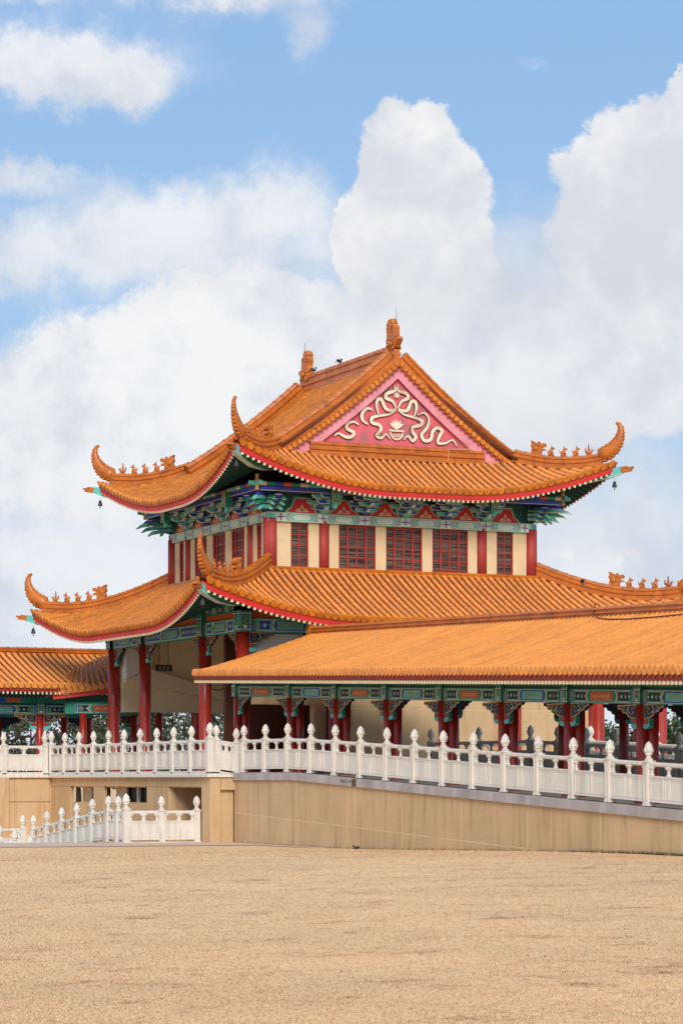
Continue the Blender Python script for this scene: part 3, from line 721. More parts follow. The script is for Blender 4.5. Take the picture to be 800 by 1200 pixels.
    F.line(mb, [(4.49+.22*cos(-.1-a*.245), 12.50+.24*sin(-.1-a*.245)) for a in range(13)], .045, .10, 'relief_cream')
    part('carved_vase', mb, uroof); mb = MB(); F.rect(mb, 4.24, 4.74, 12.50, 12.55, .10, 'relief_cream'); part('vase_rim', mb, uroof)
    for a in (-.9, -.45, 0, .45, .9):
        mb = MB(); c_, s_ = sin(a), cos(a); F.poly(mb, [(4.49, 12.55), (4.49+.18*c_-.06*s_, 12.62+.12*s_+.03*c_), (4.49+.32*c_, 12.58+.30*s_), (4.49+.18*c_+.06*s_, 12.62+.12*s_-.03*c_)], .10+.004*abs(a), 'relief_cream'); part('lotus_petal', mb, uroof)
    for q in (4.36, 4.49, 4.62): mb = MB(); F.line(mb, [(q-.035, 12.44), (q-.035, 12.34), (q+.035, 12.34), (q+.035, 12.44)], .02, .09, 'relief_cream'); part('vase_carving', mb, uroof)

for (x, y, z, h) in ((4.5, .55, 15.9, .42), (4.5, 7.5, 15.9, .42)):
    mb = MB(); mb.lathe((x, y, z), [(.009, 0), (.006, h)], 'bell', 5); part('lightning_rod', mb, uroof)
Fg0 = Face((0, .60, 0), (1, 0, 0), (0, -1, 0)); mb = MB(); Fg0.line(mb, [(6.18, 11.62), (6.20, 12.02), (6.95, 12.06)], .035, .29, 'gold', d0=.24); part('loose_trim', mb, uroof, 'loose pale strip hanging from the gable base')
# upper storey walls --------------------------------------------------
core = MB(); core.box(.12, 8.88, .12, 7.98, 7.6, 10.5, 'groove'); part('upper_wall_core', core, hall)
def window(F, u0, u1, z0, z1, cols, big):
    mb = MB(); t = .035
    for a, b in ((u0, u0+t), (u1-t, u1)): F.rect(mb, a, b, z0, z1, -.03, 'window_red', -.10)
    F.rect(mb, u0+t, u1-t, z1-t, z1, -.032, 'window_red', -.10); F.rect(mb, u0+t, u1-t, z0, z0+.05, -.032, 'window_red', -.10)
    w = part('window', mb, hall)
    gm = MB(); F.rect(gm, u0+t, u1-t, z0+.05, z1-t, -.085, 'window_glass', -.095); part('pane', gm, w)
    bm = MB(); n = cols
    for i in range(1, n):
        x = u0+(u1-u0)*i/n; ww = .03 if (big and i in (1, n-1)) else .02
        F.rect(bm, x-ww, x+ww, z0+.05, z1-t, -.045 if ww > .02 else -.055, 'window_red', -.084)
    for j in range(1, 4):
        z = z0+.05+(z1-t-z0-.05)*j/4; F.rect(bm, u0+t, u1-t, z-.019, z+.019, -.058, 'window_red', -.083)
    part('glazing_bars', bm, w)
    if big:
        cm = MB(); a = u0+(u1-u0)/4; b = u1-(u1-u0)/4
        F.line(cm, [(a, z0+.08), (b, z0+.08), (b, z1-t-.02), (a, z1-t-.02)], .05, -.035, 'window_red', True, -.08); part('casement', cm, w)
def storey(F, Wd, wins, cols_, nc, sp):
    z0, z1 = 8.10, 9.49; xs = 0.0
    edges = sorted(wins+[(c-.17, c+.17, 0) for c in cols_]); cur = 0.
    for a, b, n in edges+[(Wd, Wd, 0)]:
        if a > cur+.01:
            mb = MB(); F.rect(mb, cur+.002, a-.002, z0, z1, 0, 'plaster', -.12); part('wall_panel', mb, hall)
        cur = b
    for a, b, n in wins: window(F, a, b, z0+.04, z1-.01, n, n > 2)
    for c in cols_:
        p = F.O+F.U*c-F.N*.06; mb = MB(); mb.lathe((p.x, p.y, 0), [(.17, 8.0), (.165, 9.6)], 'wall_column', 16); part('wall_column', mb, hall)
    # painted frieze band
    mb = MB(); b0, b1 = 9.49, 9.78; d = .09; F.rect(mb, -d, Wd+d, b0, b1, d, 'teal', -.1)
    F.rect(mb, -d, Wd+d, b0+.012, b0+.03, d+.004, 'cream', d-.01); F.rect(mb, -d, Wd+d, b1-.03, b1-.012, d+.004, 'cream', d-.01)
    cs = [Wd/2+(i-(nc-1)/2)*sp for i in range(nc)]; zc = (b0+b1)/2
    for c in cs:
        F.poly(mb, hexa(c, sp*.58, b0+.035, b1-.035, .10), d+.006, 'cream', d-.01); F.poly(mb, hexa(c, sp*.55, b0+.048, b1-.048, .095), d+.010, 'teal', d-.01)
        F.poly(mb, hexa(c, sp*.44, b0+.065, b1-.065, .07), d+.013, 'pale_teal', d-.01)
        for q in range(-2, 3): F.line(mb, [(c+q*.1+.035*cos(k), zc+.045*sin(k)) for k in (0, 1.05, 2.1, 3.14, 4.2, 5.25)], .014, d+.018, 'cream', True, d-.01)
        for s_ in (-1, 1):
            for q, m in enumerate(('cream', 'blue', 'cream')):
                e = c+s_*(sp*.32+q*.03); F.line(mb, [(e-s_*.07, b0+.03), (e+s_*.03, zc), (e-s_*.07, b1-.03)], .028, d+.008+.002*(q == 1), m, False, d-.01)
    for c in [cs[0]-sp/2]+[x+sp/2 for x in cs]:
        F.rect(mb, c-.16, c+.16, b0+.03, b1-.03, d+.005, 'pale_teal', d-.01)
        for k in range(8):
            a = k*pi/4; r = .11; F.line(mb, [(c+.03*cos(a), zc+.03*sin(a)), (c+r*1.25*cos(a), zc+r*sin(a))], .028, d+.012, ('blue', 'cream')[k % 2], False, d-.01)
        F.poly(mb, [(c+.035*cos(a*pi/3), zc+.035*sin(a*pi/3)) for a in range(6)], d+.016, 'flag_red', d-.01)
    part('painted_frieze', mb, hall)
    mb = MB(); F.rect(mb, 0, Wd, 9.78, 10.6, .02, 'dark_green', -.1); part('bracket_wall', mb, hall)
    for i, c in enumerate(cs):   # red boards between the brackets
        mb = MB(); flat = i in (0, nc-1)
        o = [(-.46, 0), (.46, 0), (.40, .08), (.30, .14), (.26, .26), (.20, .40), (-.20, .40), (-.26, .26), (-.30, .14), (-.40, .08)] if flat else [(-.46, 0), (.46, 0), (.38, .08), (.26, .13), (.19, .25), (.06, .40), (-.06, .40), (-.19, .25), (-.26, .13), (-.38, .08)]
        for k, m, dd in ((1.26, 'green', .06), (1.12, 'cream', .07), (1.06, 'green', .075)): F.poly(mb, [(c+a*k, 9.785+b*k) for a, b in o], dd, m)
        F.poly(mb, [(c+a, 9.785+b) for a, b in o], .085, 'flag_red')
        for P in ([(-.20, .04), (-.08, .04), (-.04, .10), (-.14, .10)], [(.20, .04), (.08, .04), (.04, .10), (.14, .10)], [(-.06, .05), (.06, .05), (.03, .16), (0, .24), (-.03, .16)]):
            F.line(mb, [(c+a, 9.785+b) for a, b in P], .032, .092, 'cream', True)
        part('carved_board', mb, hall)
    rot = math.atan2(F.N.y, F.N.x)+pi/2
    for i, c in enumerate([x+sp/2 for x in cs[:-1]]):
        p = F.O+F.U*c+F.N*.02; obj('eave_bracket', ME['bracket%d' % (i % 2)], hall, (p.x, p.y, 9.785), rot=rot)
    mb = MB(); ex = .62
    F.rect(mb, -.60, Wd+.60, 10.32, 10.46, .72, 'blue', .60); F.rect(mb, -.60, Wd+.60, 10.33, 10.345, .725, 'cream', .70)
    F.rect(mb, -.3, Wd+.3, 10.34, 10.5, .40, 'blue', .30); part('eave_beam', mb, hall)
    mb = MB(); a = F.O+F.U*(-.95)+F.N*.68; b = F.O+F.U*(Wd+.95)+F.N*.68; n = 40
    for i in range(n):
        q0 = a.lerp(b, i/n); q1 = a.lerp(b, (i+1)/n); m = ('teal', 'cream', 'green', 'blue', 'orange_paint', 'green', 'cream', 'teal')[i % 8]
        mb.sweep([(q0.x, q0.y, 10.54), (q1.x, q1.y, 10.54)], [(.07*cos(k*pi/4), .07*sin(k*pi/4)) for k in range(8)], m)
    part('eave_purlin', mb, hall)
    for c in cols_[1:-1]:
        mb = MB(); F.rect(mb, c-.13, c+.13, 10.02, 10.42, .90, 'green', .66); F.line(mb, [(c-.12, 10.03), (c+.12, 10.03), (c+.12, 10.41), (c-.12, 10.41)], .02, .906, 'cream', True, .88)
        F.line(mb, [(c-.04, 10.12), (c+.04, 10.12), (c+.04, 10.33), (c-.04, 10.33)], .02, .906, 'cream', True, .88)
        p = F.O+F.U*c+F.N*.78; mb.lathe((p.x, p.y, 10.02), [(.09, 0), (.07, -.05), (.09, -.1), (.03, -.16)], 'teal', 8); part('hanging_post', mb, hall)
Ffront = Face((0, 0, 0), (1, 0, 0), (0, -1, 0)); Fleft = Face((0, L, 0), (0, -1, 0), (-1, 0, 0))
Fback = Face((W, L, 0), (-1, 0, 0), (0, 1, 0)); Fright = Face((W, 0, 0), (0, 1, 0), (1, 0, 0))
wf = [(.70, 1.28, 2), (2.29, 3.53, 4), (3.88, 5.12, 4), (5.47, 6.71, 4), (7.72, 8.30, 2)]
wl = [(.62, 1.02, 2), (1.98, 3.02, 4), (3.53, 4.57, 4), (5.08, 6.12, 4), (7.08, 7.48, 2)]
for F_, Wd, ws, cs_, nc, sp in ((Ffront, W, wf, [.0, 1.80, 7.20, 9.0], 6, 1.39), (Fleft, L, wl, [.0, 1.45, 6.65, 8.1], 5, 1.53), (Fback, W, wf, [.0, 1.80, 7.20, 9.0], 6, 1.39), (Fright, L, wl, [.0, 1.45, 6.65, 8.1], 5, 1.53)):
    storey(F_, Wd, ws, cs_[:], nc, sp)
for (x, y, a) in ((-.02, -.02, -3*pi/4), (W+.02, -.02, -pi/4), (-.02, L+.02, 3*pi/4), (W+.02, L+.02, pi/4)): obj('corner_bracket', ME['cornerb'], hall, (x, y, 9.80), rot=a)

# lower roof ----------------------------------------------------------
deck = MB()
for fc, (o, sd, ed, Ln) in LO.faces.items():
    for i in range(34):
        a, b = Ln*i/34, Ln*(i+1)/34
        for j in range(5):
            ea = [min(q, Ln-q, 3.35) for q in (a, b)]
            deck.add([LO.P(fc, a, ea[0]*j/5, 0, -.03), LO.P(fc, b, ea[1]*j/5, 0, -.03), LO.P(fc, b, ea[1]*(j+1)/5, 0, -.03), LO.P(fc, a, ea[0]*(j+1)/5, 0, -.03)], [(0, 1, 2, 3)], 'pan_tile')
lroof = part('lower_roof', deck, hall)
def rowE_l(fc, sp):
    Ln = LO.faces[fc][3]; return min(sp, Ln-sp, 3.16)
hip_roof_trim(LO, hall, lroof, ('front', 'left'), 3.30, rowE_l, 'lower')
mb = MB()
o = [(0-.10, -.10), (W+.10, -.10), (W+.10, L+.10), (-.10, L+.10)]
for i in range(4):
    a, b = o[i], o[(i+1) % 4]; mb.sweep([(a[0], a[1], 7.98), (b[0], b[1], 7.98)], [(-.13, -.05), (.13, -.05), (.16, .02), (.13, .06), (.15, .10), (.10, .16), (-.10, .16), (-.13, .1)], 'ridge_tile')
part('wall_base_ridge', mb, lroof)

# ground storey -------------------------------------------------------
FL = 1.94
cm = MB(); cm.lathe((0, 0, 0), [(.26, 0), (.26, .06), (.22, .10), (.195, .14), (.195, 2), (.19, 4.12)], 'red_column', 20); ME['column'] = cm.mesh('pillar')
CX_ = [-1.5, 1.45, 7.55, 10.5]; CY_ = [-1.5, 1.45, 6.65, 9.6]
for i, x in enumerate(CX_):
    for j, y in enumerate(CY_):
        if i in (0, 3) or j in (0, 3) : obj('pillar', ME['column'], hall, (x, y, FL))
for x, y in ((1.45, 1.45), (1.45, 6.65), (7.55, 1.45), (7.55, 6.65)): obj('pillar', ME['column'], hall, (x, y, FL))
def colonnade_beams(F, cs, base=6.05):
    for a, b in zip(cs[:-1], cs[1:]):
        w = b-a-.42; u0 = a+.21; u1 = b-.21
        mb = MB(); F.rect(mb, u0, u1, base, base+.42, .11, 'green', -.11); bm = part('painted_beam', mb, hall)
        pm = MB(); beam_paint(F, pm, u0, u1, base+.02, base+.40, 1, False, .115); part('beam_painting', pm, bm)
        mb = MB(); F.rect(mb, u0, u1, base+.42, base+.60, .05, 'orange_paint', -.05); F.rect(mb, u0, u1, base+.60, base+.86, .10, 'green', -.10)
        n = int(w/.5)
        for i in range(n):
            c = u0+w*(i+.5)/n; F.poly(mb, hexa(c, w/n*.8, base+.64, base+.82, .06), .106, ('blue', 'teal')[i % 2], .09); F.poly(mb, hexa(c, w/n*.5, base+.68, base+.78, .04), .112, 'gold', .09)
        part('upper_beam', mb, hall)
    rot = math.atan2(F.N.y, F.N.x)+pi/2
    for c in cs:
        mb = MB(); q = F.O+F.U*c; mb.box(q.x-.20, q.x+.20, q.y-.20, q.y+.20, base, base+.86, 'green'); head_paint(F, mb, c, .40, base+.0, base+.62, .206); part('pillar_head', mb, hall)
        p = F.O+F.U*c
        if c < cs[-1]-.1: q = p+F.U*.19; obj('hanging_bracket', ME['quetiR'], hall, (q.x, q.y, base), rot=rot)
        if c > cs[0]+.1: q = p-F.U*.19; obj('hanging_bracket', ME['quetiL'], hall, (q.x, q.y, base), rot=rot)
colonnade_beams(Face((0, -1.5, 0), (1, 0, 0), (0, -1, 0)), CX_)
colonnade_beams(Face((-1.5, 8.1, 0), (0, -1, 0), (-1, 0, 0)), [-1.5, 1.45, 6.65, 9.6])
colonnade_beams(Face((9.0, 9.6, 0), (-1, 0, 0), (0, 1, 0)), CX_)
mb = MB(); mb.box(-1.45, 10.45, -1.45, 9.55, 6.95, 7.05, 'interior'); part('ceiling', mb, hall)
for n_ in (1.45, 6.65):
    mb = MB(); mb.box(-1.3, 3.1, n_-.15, n_+.15, 6.35, 6.94, 'interior'); part('ceiling_beam', mb, hall)
Fi = Face((-1.3, 9.30, 0), (1, 0, 0), (0, -1, 0)); mb = MB(); Fi.rect(mb, 0, 11.6, 3.98, 6.94, 0, 'interior', -.2); part('inner_wall', mb, hall, 'beige inner wall hanging above the open passage')
mb = MB(); Fi.poly(mb, [(.0, 5.05), (.9, 5.45), (.9, 6.9), (.0, 6.9)], .35, 'white_wall', .001); part('pale_soffit', mb, hall)
mb = MB(); Fi.poly(mb, [(.0, 4.95), (4.2, 4.3), (4.2, 4.45), (.9, 5.40), (.0, 5.04)], .30, 'interior', .001); part('sloping_soffit', mb, hall)
# front wall of the ground storey behind the gallery
mb = MB(); F = Face((0, -1.25, 0), (1, 0, 0), (0, -1, 0))
F.rect(mb, -1.3, 1.3, 4.85, 6.04, 0, 'white_wall', -.12); part('white_wall_panel', mb, hall)
mb = MB(); F.rect(mb, -1.0, 1.3, 3.95, 4.80, .02, 'concrete', -.3); F.rect(mb, .9, 1.3, 1.95, 3.95, .0, 'concrete', -.3); part('door_lintel', mb, hall)
mb = MB(); mb.box(-.75, 3.1, 1.6, 1.8, 1.95, 6.3, 'groove'); part('room_shade_backing', mb, hall)  # dark brown sheet, shade of the room behind the doorway put into its colour
n = 4
for i in range(3):
    a = 1.62+i*(10.3-1.62)/3; b = a+(10.3-1.62)/3
    for z0, z1 in ((1.95, 3.86), (3.90, 6.04)):
        mb = MB(); F.rect(mb, a+.02, b-.02, z0, z1, 0, 'concrete', -.2); part('wall_slab', mb, hall)
mb = MB(); F.rect(mb, 1.6, 10.3, 1.95, 6.04, -.012, 'joint', -.18); part('wall_joints', mb, hall)
# hanging sign board in the passage
F = Face((-.92, 7.2, 0), (1, 0, 0), (0, -1, 0)); mb = MB(); F.rect(mb, 0, .55, 5.26, 5.46, .03, 'black', -.03)
for x in (.08, .22, .36): F.line(mb, [(x, 5.31), (x+.08, 5.31), (x+.08, 5.41), (x+.01, 5.41), (x+.01, 5.36), (x+.08, 5.36)], .014, .036, 'cream')
for x in (.1, .42): F.rect(mb, x, x+.02, 5.46, 6.96, .01, 'black', -.01)
solo('hanging_sign', mb, 'small black sign board with pale characters hanging in the open passage', 'sign')

# ------------------------------------------------------------------ roofed galleries
cm = MB(); cm.lathe((0, 0, 0), [(.16, 0), (.16, .05), (.125, .09), (.12, 1), (.12, 2.06)], 'red_column', 16); ME['gcol'] = cm.mesh('pillar')
ME['gqL'] = queti(-1, .84, .50).mesh('hanging_bracket'); ME['gqR'] = queti(1, .84, .50).mesh('hanging_bracket')
def gallery(root, O, A, B, length, zE, sE, zR, sR, cols_t, beam0, sB, floor0, hw=3.7, cx=2.4, sides=(-1, 1), pitch=.208, rows_as_parts=None, double=True, colz=2.03, start=0.):
    O = Vector(O); A = Vector(A); B = Vector(B)
    def P(side, t, e, h=0., dz=0.):
        q = max(0, min(1, e/hw)) if e > 0 else e/hw; ze = zE+sE*t; zr = zR+sR*t
        p = O+A*t+B*side*(hw-e); p.z = ze+(zr-ze)*(.84*q+.16*q*q)+h+dz; return p
    d = MB()
    for side in (-1, 1):
        for (a, b) in ((0, length),):
            for j in range(6): d.add([P(side, a, hw*j/6, 0, -.03), P(side, b, hw*j/6, 0, -.03), P(side, b, hw*(j+1)/6, 0, -.03), P(side, a, hw*(j+1)/6, 0, -.03)], [(0, 1, 2, 3)], 'pavilion_pan')
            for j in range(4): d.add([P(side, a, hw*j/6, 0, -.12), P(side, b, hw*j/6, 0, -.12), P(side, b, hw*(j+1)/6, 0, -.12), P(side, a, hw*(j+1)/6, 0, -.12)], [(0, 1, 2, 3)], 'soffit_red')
    roof = part('roof', d, root)
    for side in (-1, 1):
        vis = side == -1
        n = int(length/pitch); bulk = MB(); F = lambda sp, e, h: P(side, sp, e, h)
        for i in range(n):
            t = .06+i*pitch
            if rows_as_parts and vis and i < rows_as_parts: mb = MB(); roll(mb, F, t, hw-.05, 'pavilion_tile', r=.062 if pitch > .22 else .054, na=5, tl=.26); part('tile_row', mb, roof)
            else: roll(bulk, F, t, hw-.05, 'pavilion_tile', r=.050 if vis else .06, na=4 if vis else 3, tl=.22 if vis else .6)
        if bulk.v: part('tile_rows', bulk, roof, kind='stuff')
        pm = MB(); pans(pm, F, 0, length, lambda sp: hw, 'pavilion_pan', ds=length/8); part('pan_tiles', pm, roof, kind='stuff')
        fm = MB()
        q = [P(side, 0, -.01, 0, -.20), P(side, length, -.01, 0, -.20), P(side, length, .03, 0, -.20), P(side, 0, .03, 0, -.20)]; u = [p+Vector((0, 0, .14)) for p in q]
        fm.hexa(q, u, 'fascia_dark'); part('fascia_board', fm, roof)
        em = MB(); rm = MB(); n = int(length/.15)
        for i in range(n):
            t = .05+i*.15; p0 = P(side, t-.026, -.03, 0, -.275); p1 = P(side, t+.026, -.03, 0, -.275); p2 = P(side, t+.026, .028, 0, -.275); p3 = P(side, t-.026, .028, 0, -.275)
            em.hexa([p0, p1, p2, p3], [x+Vector((0, 0, .074)) for x in (p0, p1, p2, p3)], 'cream')
            p0 = P(side, t-.03, .03, 0, -.27); p1 = P(side, t+.03, .03, 0, -.27); p2 = P(side, t+.03, 1.3, 0, -.22); p3 = P(side, t-.03, 1.3, 0, -.22)
            rm.hexa([p0, p1, p2, p3], [x+Vector((0, 0, .07)) for x in (p0, p1, p2, p3)], 'dark_green')
        part('rafter_ends', em, roof, kind='stuff'); part('rafters', rm, roof, kind='stuff')
        # tie beams, heads and brackets
        N_ = B*side; S = Vector((A.x, A.y, sB))
        Fc = Face(O+B*side*cx+Vector((0, 0, beam0)), S, N_)
        rot = math.atan2(N_.y, N_.x)+pi/2; fl = A.cross(N_).z > 0
        for k, (a, b) in enumerate(zip(cols_t[:-1], cols_t[1:])):
            mb = MB(); Fc.rect(mb, a+.12, b-.12, 0, .31, .07, 'green', -.07); bm = part('painted_beam', mb, root)
            pm = MB(); beam_paint(Fc, pm, a+.13, b-.13, .01, .30, k, True, .072); part('beam_painting', pm, bm)
            mb = MB(); Fc.rect(mb, a+.12, b-.12, .31, .37, .03, 'dark_green', -.03); Fc.rect(mb, a+.12, b-.12, .37, .56, .05, 'green', -.05)
            w = b-a
            Fc.rect(mb, a+w*.25, a+w*.42, .40, .53, .056, 'orange_paint', .04); Fc.rect(mb, a+w*.58, a+w*.75, .40, .53, .056, 'orange_paint', .04); Fc.rect(mb, a+w*.44, a+w*.56, .40, .53, .056, 'blue', .04)
            part('upper_beam', mb, root)
        for k, t in enumerate(cols_t):
            t_ = t; t = t+(.35 if side == 1 and double else 0); p = O+A*t+B*side*cx
            mb = MB(); Fc.rect(mb, t-.125, t+.125, 0, .34, .125, 'green', -.125); head_paint(Fc, mb, t, .24, .0, .34, .13); Fc.rect(mb, t-.11, t+.11, .34, .56, .11, 'green', -.11); part('pillar_head', mb, root)
            obj('pillar', ME['gcol'], root, (p.x, p.y, beam0+sB*t-2.06))
            if double and side == -1:
                p2 = O+A*(t+.10)+B*side*(cx-.20); obj('pillar', ME['gcol'], root, (p2.x, p2.y, beam0+sB*t-2.04))
            for sg, me in ((1, 'gqR'), (-1, 'gqL')):
                if (sg == 1 and k == len(cols_t)-1) or (sg == -1 and k == 0): continue
                tt = t+sg*.12; q = O+A*tt+B*side*cx
                use = me if fl == False else ('gqL' if me == 'gqR' else 'gqR')
                obj('hanging_bracket', ME[use], root, (q.x, q.y, beam0+sB*tt), rot=rot)
    for t in cols_t[1::2]:   # cross beams under the roof
        mb = MB(); a = O+A*t-B*cx; b = O+A*t+B*cx; mb.sweep([(a.x, a.y, beam0+sB*t+.05), (b.x, b.y, beam0+sB*t+.05)], [(-.07, 0), (.07, 0), (.07, .24), (-.07, .24)], 'green'); part('cross_beam', mb, root)
    mb = MB(); ridge(mb, [Vector((0, 0, -.05))+P(-1, length*i/24, hw) for i in range(25)], 1., .72); part('ridge', mb, roof)
    return roof, P
g1 = thing('covered_gallery', 'long orange-roofed gallery on slim red pillars sloping down in front of the hall', 'gallery', (0, -18, 1.6))
ct = [0.0]+[3.8+3.01*k for k in range(10)]
roof1, P1 = gallery(g1, (0, -3.30, 0), (0, -1, 0), (1, 0, 0), 31.5, 4.74, -.036, 5.92, -.027, ct, 3.95+.037*3.8, -.037, 1.93, rows_as_parts=1000)
mb = MB(); F = Face((0, -3.32, 0), (0, 0, 0), (0, 0, 0))
mb.sweep([(0, -3.25, 5.80), (0, -3.02, 5.80)], [(-.13, 0), (.13, 0), (.16, .2), (.12, .45), (.16, .62), (.05, .72), (-.05, .66), (-.16, .62), (-.12, .45), (-.16, .2)], 'ridge_tile'); part('ridge_end', mb, roof1)
for x, y in ((2.0, 0),): pass
pts = [P1(-1, t, e, h) for t, e, h in ((15.9, 3.68, .34), (16.05, 3.55, .14), (16.5, 3.40, .08), (17.2, 3.28, .08), (18.2, 3.22, .08), (19.3, 3.26, .08), (20.4, 3.34, .08), (22, 3.5, .08))]
mb = MB(); mb.sweep(pts, [(.016*cos(k), .016*sin(k)) for k in (0, 1.57, 3.14, 4.71)], 'groove'); solo('roof_cable', mb, 'dark slack cable lying on the near gallery roof below its ridge', 'cable')
g2 = thing('covered_gallery', 'far orange-roofed gallery at the left, curved tile rows above a red eave board', 'gallery', (-10, 14.6, 1.9))
gallery(g2, (.4, 14.6, 0), (-1, 0, 0), (0, 1, 0), 24, 4.86, 0, 6.10, 0, [.2, 3.0+.6, 6.4, 9.2, 12.0, 14.8, 17.6, 20.4, 23.2], 3.95, 0, 1.93, hw=3.7, cx=2.35, pitch=.232, rows_as_parts=100, double=False)
g3 = thing('covered_gallery', 'short sloping gallery roof tucked behind the left red pillar of the hall', 'gallery', (0, 12.5, 1.9))
def gp3(u, v, d): dx = (u-400)/3000; return Vector((CX+(FW[0]+RT[0]*dx)*d, CY+(FW[1]+RT[1]*dx)*d, CZ-(v-915)/3000*d))
E0, E1 = Vector((-3.12, 11.0, 4.66)), Vector((.75, 9.95, 5.12)); T0, T1 = Vector((-2.35, 12.2, 5.25)), Vector((.75, 13.2, 6.65)); B0 = Vector((-2.0, 15.5, 4.6)); B1 = Vector((.75, 16.5, 5.1))
def patch(E0, E1, T0, T1, t, e, h, dz=0.):
    a = E0.lerp(E1, t); b = T0.lerp(T1, t); d = (b-a); ln = max(d.length, .01); p = a+d*(e/ln); n = Vector((d.y*0, 0, 1)); return p+n*(h+dz)
mb = MB(); mb.add([E0, E1, T1, T0, B0, B1], [(0, 1, 2, 3), (3, 2, 5, 4)], 'pan_tile'); r3 = part('roof', mb, g3)
for i in range(19):
    t = (i+.5)/19; a = E0.lerp(E1, t); b = T0.lerp(T1, t); ln = (b-a).length; U_ = (E1-E0).normalized()
    F3_ = lambda sp, e, h: a+U_*sp+(b-a)/ln*e+Vector((0, 0, h)); mb = MB(); roll(mb, F3_, 0, ln, 'glazed_tile', r=.062); part('tile_row', mb, r3)
mb = MB(); mb.hexa([E0+Vector((0, .02, -.24)), E1+Vector((0, .02, -.24)), E1+Vector((0, .08, -.24)), E0+Vector((0, .08, -.24))], [E0+Vector((0, .02, -.05)), E1+Vector((0, .02, -.05)), E1+Vector((0, .08, -.05)), E0+Vector((0, .08, -.05))], 'fascia_red'); part('fascia_board', mb, r3)
Fg = Face((-2.6, 11.4, 0), (1, -.2, 0), (-.2, -1, 0)); mb = MB(); Fg.rect(mb, 0, 3.0, 3.95, 4.35, .08, 'green', -.08); Fg.rect(mb, 0, 3.0, 4.35, 4.85, .02, 'dark_green', -.02); bm = part('painted_beam', mb, g3)
pm = MB(); beam_paint(Fg, pm, .3, 2.2, 3.97, 4.30, 0, True, .085); part('beam_painting', pm, bm)
for x, y in ((-2.0, 11.25), (.6, 10.9), (-1.4, 15.0)): obj('pillar', ME['gcol'], g3, (x, y, 1.9))
pts = [Vector((-3.5+.75*i/10, -3.55, 4.47-.22*4*(i/10)*(1-i/10))) for i in range(11)]
mb = MB(); mb.sweep(pts, [(.012*cos(k), .012*sin(k)) for k in (0, 1.57, 3.14, 4.71)], 'gold_wire')
solo('hanging_wire', mb, 'thin wire sagging below the left end of the near gallery eave', 'wire')

# ------------------------------------------------------------------ balustrades
def finial(big=1.):
    mb = MB(); mb.lathe((0, 0, 0), [(.055, 0), (.06, .02), (.045, .045), (.05, .06), (.075, .075), (.08, .09), (.068, .10), (.088, .14), (.092, .18), (.08, .24), (.055, .30), (.02, .335), (.004, .345)], 'white_stone', 12)
    for i in range(8):   # carved petals
        a = 2*pi*i/8; mb.ell((.078*cos(a), .078*sin(a), .165), (.026, .026, .055), 'white_stone', 6, 4)
        a += pi/8; mb.ell((.060*cos(a), .060*sin(a), .235), (.024, .024, .05), 'white_stone', 6, 4)
    return mb.mesh('finial')
def post_mesh(w=.165, h=.92):
    mb = MB(); a = w/2; mb.box(-a-.012, a+.012, -a-.012, a+.012, 0, .05, 'white_stone'); mb.box(-a, a, -a, a, .05, h-.05, 'white_stone'); mb.box(-a-.02, a+.02, -a-.02, a+.02, h-.05, h-.02, 'white_stone')
    mb.box(-a*.72, a*.72, -a*.72, a*.72, h-.02, h+.02, 'white_stone')
    for n_, u in (((0, -1), (1, 0)), ((-1, 0), (0, -1)), ((0, 1), (-1, 0)), ((1, 0), (0, 1))):
        F = Face((n_[0]*a, n_[1]*a, 0), (u[0], u[1], 0), (n_[0], n_[1], 0)); F.line(mb, [(-a*.62, .12), (a*.62, .12), (a*.62, h-.12), (-a*.62, h-.12)], .012, .006, 'white_stone', True, -.001)
    return mb.mesh('post')
ME['fin'] = finial(); ME['post'] = post_mesh(); ME['bigpost'] = post_mesh(.19, .96)
SEG = {}
def seg_meshes(ln, s):
    k = (round(ln, 3), round(s, 4))
    if k in SEG: return SEG[k]
    U = Vector((1, 0, s)); F = Face((0, -.04, 0), U, (0, -1, 0)); Fb = Face((0, .04, 0), U, (0, 1, 0))
    p = MB(); F.rect(p, 0, ln, .09, .60, 0, 'white_stone', -.08); F.rect(p, 0, ln, .575, .605, .012, 'white_stone', -.092); F.rect(p, 0, ln, .085, .11, .01, 'white_stone', -.09)
    for FF in (F, Fb):
        n = 3; ws = [(.05, ln*.42), (ln*.44, ln*.56), (ln*.58, ln-.05)]
        for a, b in ws: FF.line(p, [(a+.02, .15), (b-.02, .15), (b-.02, .54), (a+.02, .54)], .016, .009, 'white_stone', True, -.001)
    r = MB(); o = [(-.045, -.02), (-.02, -.045), (.02, -.045), (.045, -.02), (.045, .02), (.02, .045), (-.02, .045), (-.045, .02)]
    r.sweep([Vector((0, 0, .835)), Vector((ln, 0, .835+s*ln))], o, 'white_stone')
    V_ = []; pr_ = [(.04, .60), (.07, .615), (.045, .64), (.03, .67), (.055, .69), (.03, .705), (.05, .73), (.085, .76), (.10, .80)]
    for x, k2 in ((ln/2, 1.0), (.05, .8), (ln-.05, .8)):
        v = MB(); V_.append(v); vs0 = 0; v.lathe((x, 0, s*x), pr_, 'white_stone', 10)
        for i in range(vs0, len(v.v)): q = v.v[i]; v.v[i] = (x+(q[0]-x)*1.35*k2, q[1]*.62, q[2])
    b = MB(); F.rect(b, 0, ln, -.06, .03, .03, 'white_stone', -.11)
    SEG[k] = [x.mesh(n) for x, n in [(p, 'panel'), (r, 'rail')]+[(v, 'vase_support') for v in V_]+[(b, 'plinth')]]; return SEG[k]
